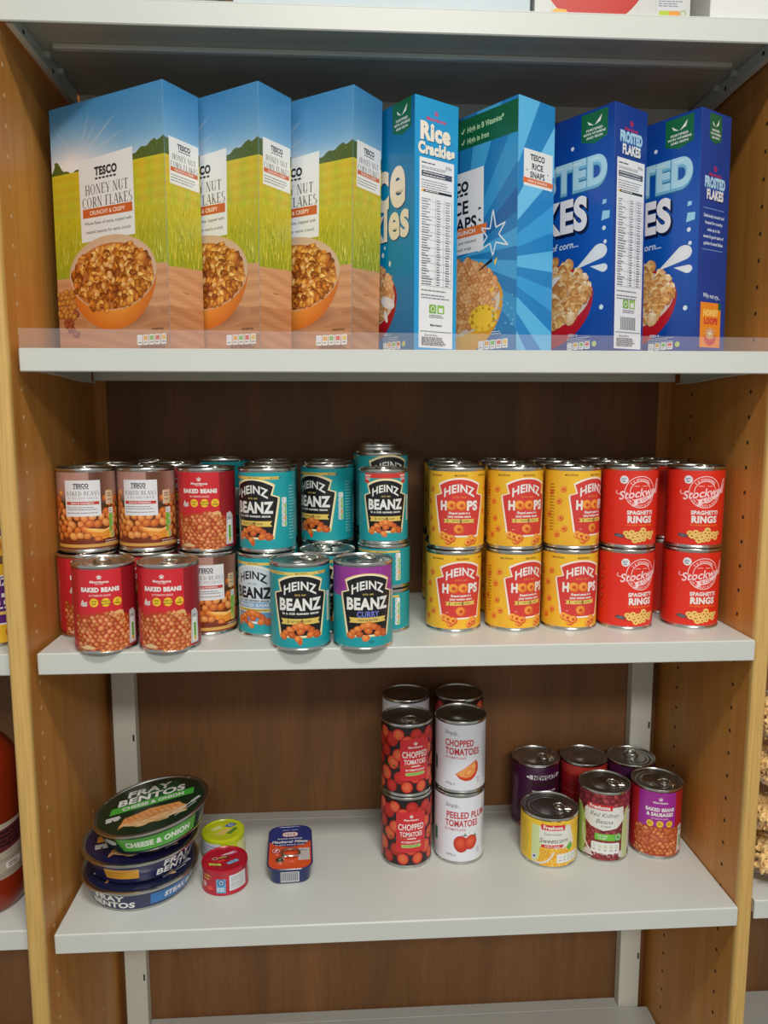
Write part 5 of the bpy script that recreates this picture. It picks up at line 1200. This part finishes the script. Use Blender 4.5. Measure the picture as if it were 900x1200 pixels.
def mackerel():
    t = thing('mackerel_tin', 'small rectangular blue and orange mackerel tin with ring pull', 'fish tin', (-157, 140, Z4+.1), 3); H = 25
    rings = [(26, 48, 14, 0), (28.5, 51.5, 16, 1.5), (30, 54, 17, H-4), (32, 56.5, 18, H-2.4), (32.3, 56.8, 18, H-1), (31.6, 56.2, 18, H), (30.4, 55, 17, H-.4), (29.8, 54.2, 17, H-1.6)]
    V = []; F = []; n = 28
    for hx, hy, r, z in rings: V += [(x, y, z) for x, y in rrpts(hx, hy, r)]
    for k in range(len(rings)-1): F += [(k*n+i, k*n+(i+1) % n, (k+1)*n+(i+1) % n, (k+1)*n+i) for i in range(n)]
    F += [tuple(range(n))[::-1]]
    link('can_body', mesh('can_body', V, F, True, 40), t, noisy(mat('navy_lacquer', (30, 40, 98), 0.25, coat=.4), (30, 40, 98), .03, 40))
    P = rrpts(30, 54.4, 17); l = link('lid', mesh('lid', [(x, y, z) for z in (H-1.9, H-1.4) for x, y in P], [tuple(range(n, 2*n)), tuple(range(n))[::-1]]+[(i, (i+1) % n, (i+1) % n+n, i+n) for i in range(n)]), t, noisy(mat('orange_lacquer', (222, 84, 42), 0.25, coat=.4), (222, 84, 42), .03, 40))
    A = Art(60, 110); rnd = random.Random(1); NV = (34, 48, 122); P = rrpts(30, 54.4, 17)
    top = [p for p in P if p[1] > 8]; top = sorted(top, key=lambda p: -math.atan2(p[0], p[1]-8)) ; A.poly([(-30, 16)]+[p for p in sorted([q for q in P if q[1] > 16], key=lambda p: math.atan2(p[0], p[1]-12))]+[(30, 16), (20, 5), (0, 1), (-20, 5)], NV)
    A.ring(0, 12, 29.5, 12, .8, (190, 60, 50), 190, 350, 20); A.rrect(0, 34, 24, 13, 6, (190, 60, 50)); A.rrect(0, 34, 22, 11, 5, WHITE); A.text('NIXE', 0, 34, 6, (196, 60, 60), .02, 16)
    A.text('Boneless and Skinless', 0, 23, 3.4, WHITE, .02, 36); A.text('Mackerel Fillets', 0, 14.5, 6.2, WHITE, .035, 52, shear=.25); A.text('in spicy tomato sauce', 0, 6.5, 3.2, WHITE, .02, 42)
    for x in (-9, -4, 4, 9): A.ell(x, 46, 3, .7, (170, 200, 230), rot=15)
    A.ell(-20, -8, 7, 7, (206, 30, 40)); A.ring(-20, -8, 5.6, 5.6, .8, WHITE, n=20); A.ell(-19.5, -7, 1.6, 4, WHITE, rot=-35); A.line([(-20, -18), (-16, -18)], 1, WHITE)
    A.poly([(12, -34), (28, -34), (28, -4), (12, -4)], (206, 200, 196)); A.lines(14, 26, [-8, -11], 1.2, (90, 100, 130), rnd); A.grid(14, -32, 26, -15, 4, 4, lambda x, y: (196+rnd.randint(-12, 12), 186+rnd.randint(-12, 12), 184))
    link('printed_lid', A.build('printed_lid', disc_map(H-1.2)), l, INKM)
    B = Art(60, 20); B.rect(-16, 1.5, 16, 18, (214, 214, 216))
    for k in range(26): B.rect(-15+k*1.15, 3, -15+k*1.15+(.55 if k % 3 else .9), 17, (70, 76, 96))
    def f(x, y, o): s = (28.8, 30.3); yy = -51.7-(2.5*(y/18))-o-.3; return np.stack([x*.8, yy, 1.6+y], 1), np.tile((0, -1.0, -.1), (len(x), 1))
    link('barcode_panel', B.build('barcode_panel', f), t, INKM)
    r = MBd(); r.tube([(1+13*math.cos(a), -20+9*math.sin(a), H+1.4+1.6*math.sin(a*.5)) for a in [2*PI*i/24 for i in range(24)]], 1.6, 8, True)
    r.lathe([(0.01, H+2), (4.6, H+1.8), (6.4, H+.4), (6.6, H-1.4)], 20, cx=-14, cy=-33); r.lathe([(0.01, H+3), (2.2, H+2.8), (2.6, H+1.8)], 12, cx=-14, cy=-33); r.tube([(-14, -31, H+1), (-8, -27, H+1.4), (-4, -28, H+1.6)], 2.2, 8)
    link('ring_pull', r.mesh('ring_pull', True, 45), l, MRING)
mackerel()

# ------------------------------------------------------------------ left bay: ravioli tins and squash bottle
for z, s in ((0, 'lower'), (108, 'upper')): can('ravioli_tin', f'purple and yellow tin beyond the left side panel, {s} of two', 'purple', (-519, 62, z), 24, ring=0, group='purple and yellow tins in the left bay')
t = thing('squash_bottle', 'orange-red squash bottle with grey label beyond the left side panel', 'bottle', (-559, 70, Z4+8), 30)
MJ = mat('orange_squash', (186, 62, 22), 0.12, coat=.5); noisy(MJ, (124, 36, 14), .08, 10)
link('bottle_body', MBd().lathe([(0.01, 3), (30, 2), (46, 0), (50.5, 5), (52, 16), (52, 38), (50.6, 44), (50.6, 122), (52, 128), (52, 186), (50.5, 198), (45, 210), (36, 222), (25, 232), (17, 242), (15, 252), (14.6, 262), (0.01, 262)], 72).mesh('bottle_body', True, 50), t, MJ)
link('cap', MBd().lathe([(17.4, 250), (17.8, 251), (17.6, 274), (16, 277), (0.01, 277.4)], 36).mesh('cap', True, 40), t, mat('dark_cap', (44, 20, 18), 0.4))
A = Art(2*PI*50.8, 74, (176, 166, 150)); rnd = random.Random(2)
for x in (-110, -37, 37, 110):
    A.poly([(x-22, 36), (x+22, 40), (x+22, 70), (x-22, 66)], (88, 34, 46)); A.lines(x-19, x+19, [62, 56, 50, 45], 3, (40, 20, 30), rnd); A.rrect(x, 16, 26, 9, 3, (222, 220, 214)); A.lines(x-9, x+9, [17.5, 14.5], 1.6, (90, 80, 70), rnd); A.lines(x-24, x+24, [8, 5.5, 3], .9, (110, 100, 90), rnd); A.lines(x-24, x+24, [26, 23.5], .9, (110, 100, 90), rnd)
link('paper_label', A.build('paper_label', cylmap(50.8, 46), cylcuts(50.8, A.w)), t, INK)

# ------------------------------------------------------------------ right bay: bags of pasta
MPA = noisy(mat('dry_pasta', (244, 208, 132), 0.5), (244, 208, 132), .1, 60)
def twist_mesh(rnd, n, hx, hy, hz):
    b = MBd()
    for k in range(n):
        c = Vector((rnd.uniform(-hx, hx), rnd.uniform(-hy, hy), rnd.uniform(-hz, hz)))
        if rnd.random() < .35: c.x = -hx*rnd.uniform(.8, 1)
        s = (abs(c.x)/hx)**3*.6+(abs(c.y)/hy)**3*.6
        c.z *= max(.15, 1-s*.6); d = Vector((rnd.uniform(-1, 1), rnd.uniform(-1, 1), rnd.uniform(-.5, .5))).normalized(); u = d.orthogonal().normalized(); v = d.cross(u); L = 13; m = 9; V = []
        for i in range(m):
            a = i*.9; p = c+d*(i/(m-1)-.5)*2*L; r = 4.2*(u*math.cos(a)+v*math.sin(a)); q = .6*d.cross(r).normalized()
            V += [tuple(p+r+q), tuple(p-r+q), tuple(p-r-q), tuple(p+r-q)]
        F = []
        for i in range(m-1):
            for j in range(4): F.append((i*4+j, i*4+(j+1) % 4, i*4+4+(j+1) % 4, i*4+4+j))
        F += [(0, 3, 2, 1), (m*4-4, m*4-3, m*4-2, m*4-1)]; b.add(V, F)
    return b
def pasta_bag(label, loc, seed, hx=88, hy=58, hz=33):
    rnd = random.Random(seed); t = thing('pasta_bag', label, 'pasta bag', loc, rnd.uniform(-4, 4), 'pasta bags stacked in the right bay')
    nx, ny = 22, 16; V = []; F = []
    def P(i, j, s):
        x, y = (i/nx*2-1), (j/ny*2-1); h = max(0, (1-x**4)*(1-y**4))**.6; wob = 2.2*math.sin(i*1.9+seed+j)*math.sin(j*1.7+i*.6)
        return (x*hx*(1-.03*abs(y)), y*hy*(1-.03*abs(x)), hz+s*(h*hz*.97+wob*h*.5) + (0 if h > 0 else 0))
    for s in (-1, 1): V += [P(i, j, s) for j in range(ny+1) for i in range(nx+1)]
    o = (nx+1)*(ny+1)
    for j in range(ny):
        for i in range(nx):
            a = j*(nx+1)+i; F.append((a, a+nx+1, a+nx+2, a+1)); F.append((o+a, o+a+1, o+a+nx+2, o+a+nx+1))
    link('bag_film', mesh('bag_film', V, F, True), t, MFILM)
    for s in (-1, 1): link('end_seal', MBd().box(s*(hx-1), -hy, hz-.5, s*(hx+9), hy, hz+.5).mesh('end_seal'), t, MFILM)
    tw = link('pasta_twists', twist_mesh(rnd, 210, hx-16, hy-14, hz-11).mesh('pasta_twists'), t, MPA, loc=(0, 0, hz)); tw['kind'] = 'stuff'
for k, s in enumerate(('bottom bag', 'second bag from the bottom', 'third bag from the bottom', 'top bag')):
    pasta_bag(f'clear bag of pasta twists beyond the right side panel, {s}', (XR+20+100, 64, Z4+9.5+k*64), 3+k)

# ------------------------------------------------------------------ things on the top shelf
def wheat_front():
    rnd = random.Random(2); A = Art(180, 250, (204, 204, 200))
    for k in range(9): A.rect(-90+k*20, 0, -89.6+k*20, 250, (176, 178, 176), A.n+.5)
    A.n += 1
    for k in range(60): A.line([(-88+rnd.uniform(0, 170), rnd.uniform(0, 240))]*1+[(0, 0)], .01, (190, 190, 186), A.n) if False else None
    A.ell(-22, 52, 62, 60, (206, 62, 46), (186, 44, 34), 0, 48); A.ell(-22, 74, 60, 34, (236, 232, 222), (210, 180, 140), 0, 40)
    A.pile(lambda x, y: ((x+22)/54)**2+((y-80)/30)**2 < 1, -78, 50, 34, 112, 9, [((226, 176, 96), (170, 110, 44))], rnd, .6, dens=1.3)
    A.poly([(-72, 1), (-50, 1), (-54, 7), (-66, 8), (-72, 4)], (222, 170, 60)); A.ell(40, 2.5, 6, 1.8, (226, 176, 90))
    A.rect(51, 9, 84, 26, (206, 206, 208)); A.lines(53, 82, [24, 21.5, 19, 16.5, 14], 1.1, (130, 130, 140), rnd); A.rect(54, 4, 78, 9, (180, 196, 60)); A.rect(66, 4, 78, 9, (226, 150, 60)); A.ring(82, 6.5, 3.6, 3.6, 1, (150, 170, 70), n=14)
    return A
t = thing('wheat_cereal_box', 'white cereal box with red bowl picture standing on the top shelf', 'cereal box', (143, 10, Z1), 0)
link('carton', MBd().box(0, 0, 0, 180, 66, 250, .6).mesh('carton'), t, noisy(mat('white_card', (204, 204, 200), 0.5), (204, 204, 200), .02, 20))
link('printed_front', wheat_front().build('printed_front', lambda x, y, o: (np.stack([x+90, -.25-o, y], 1), np.tile((0, -1.0, 0), (len(x), 1)))), t, INKC)
link('top_flap', MBd().box(.6, .6, 250, 179.4, 36, 250.6).box(4, 30, 250.6, 176, 65, 251.2).mesh('top_flap'), t, MCARD)
def carton(name, label, x0, x1, y0, y1, h, col):
    t = thing(name, label, 'box', ((x0+x1)/2, y0, Z1), 0); w2 = (x1-x0)/2
    link('carton', MBd().box(-w2, 0, 0, w2, y1-y0, h, .8).mesh('carton'), t, noisy(mat(name+'_card', col, 0.5), col, .03, 15))
    link('top_flap', MBd().box(-w2+1, 1, h, w2-1, (y1-y0)*.55, h+.7).box(-w2+6, (y1-y0)*.5, h+.7, w2-6, (y1-y0)-1, h+1.4).mesh('top_flap'), t, MCARD)
    link('tape_strip', MBd().box(-w2+10, (y1-y0)*.5-12, h+1.4, w2-10, (y1-y0)*.5+12, h+1.6).mesh('tape_strip'), t, MFILM)
carton('storage_carton', 'plain pale blue-grey carton on the top shelf left of the white box', -195, 139, 14, 200, 180, (188, 200, 206))
carton('small_carton', 'plain white carton at the right end of the top shelf', 346, 438, 8, 150, 200, (222, 222, 220))
t = thing('snack_packet', 'crinkled silver and red packet on the top shelf at the left', 'packet', (-262, 60, Z1), 0)
def pillow(hx, hy, hz, c1, seed):
    nx, ny = 26, 14; V = []; F = []
    for s in (-1, 1):
        for j in range(ny+1):
            for i in range(nx+1):
                x, y = i/nx*2-1, j/ny*2-1; h = (max(0, 1-abs(x)**3)*max(0, 1-y**4))**.6; V.append((x*hx, y*hy, hz+s*h*hz*.95+s*h*1.6*math.sin(i*2.3+j*1.3+seed)))
    o = (nx+1)*(ny+1)
    for j in range(ny):
        for i in range(nx):
            a = j*(nx+1)+i; F.append((a, a+nx+1, a+nx+2, a+1)); F.append((o+a, o+a+1, o+a+nx+2, o+a+nx+1))
    return V, F
V, F = pillow(54, 46, 20, None, 3); link('packet_body', mesh('packet_body', V, F, True, 30), t, noisy(mat('silver_film', (190, 192, 194), 0.25, .7), (190, 192, 194), .1, 60))
V, F = pillow(20, 40, 12, None, 5); link('red_corner', mesh('red_corner', [(x-38, y-9, z+12) for x, y, z in V], F, True, 30), t, noisy(mat('red_brown_film', (120, 50, 34), 0.35), (120, 50, 34), .1, 60))
bpy.data.objects.remove(_to); bpy.data.curves.remove(_tc)
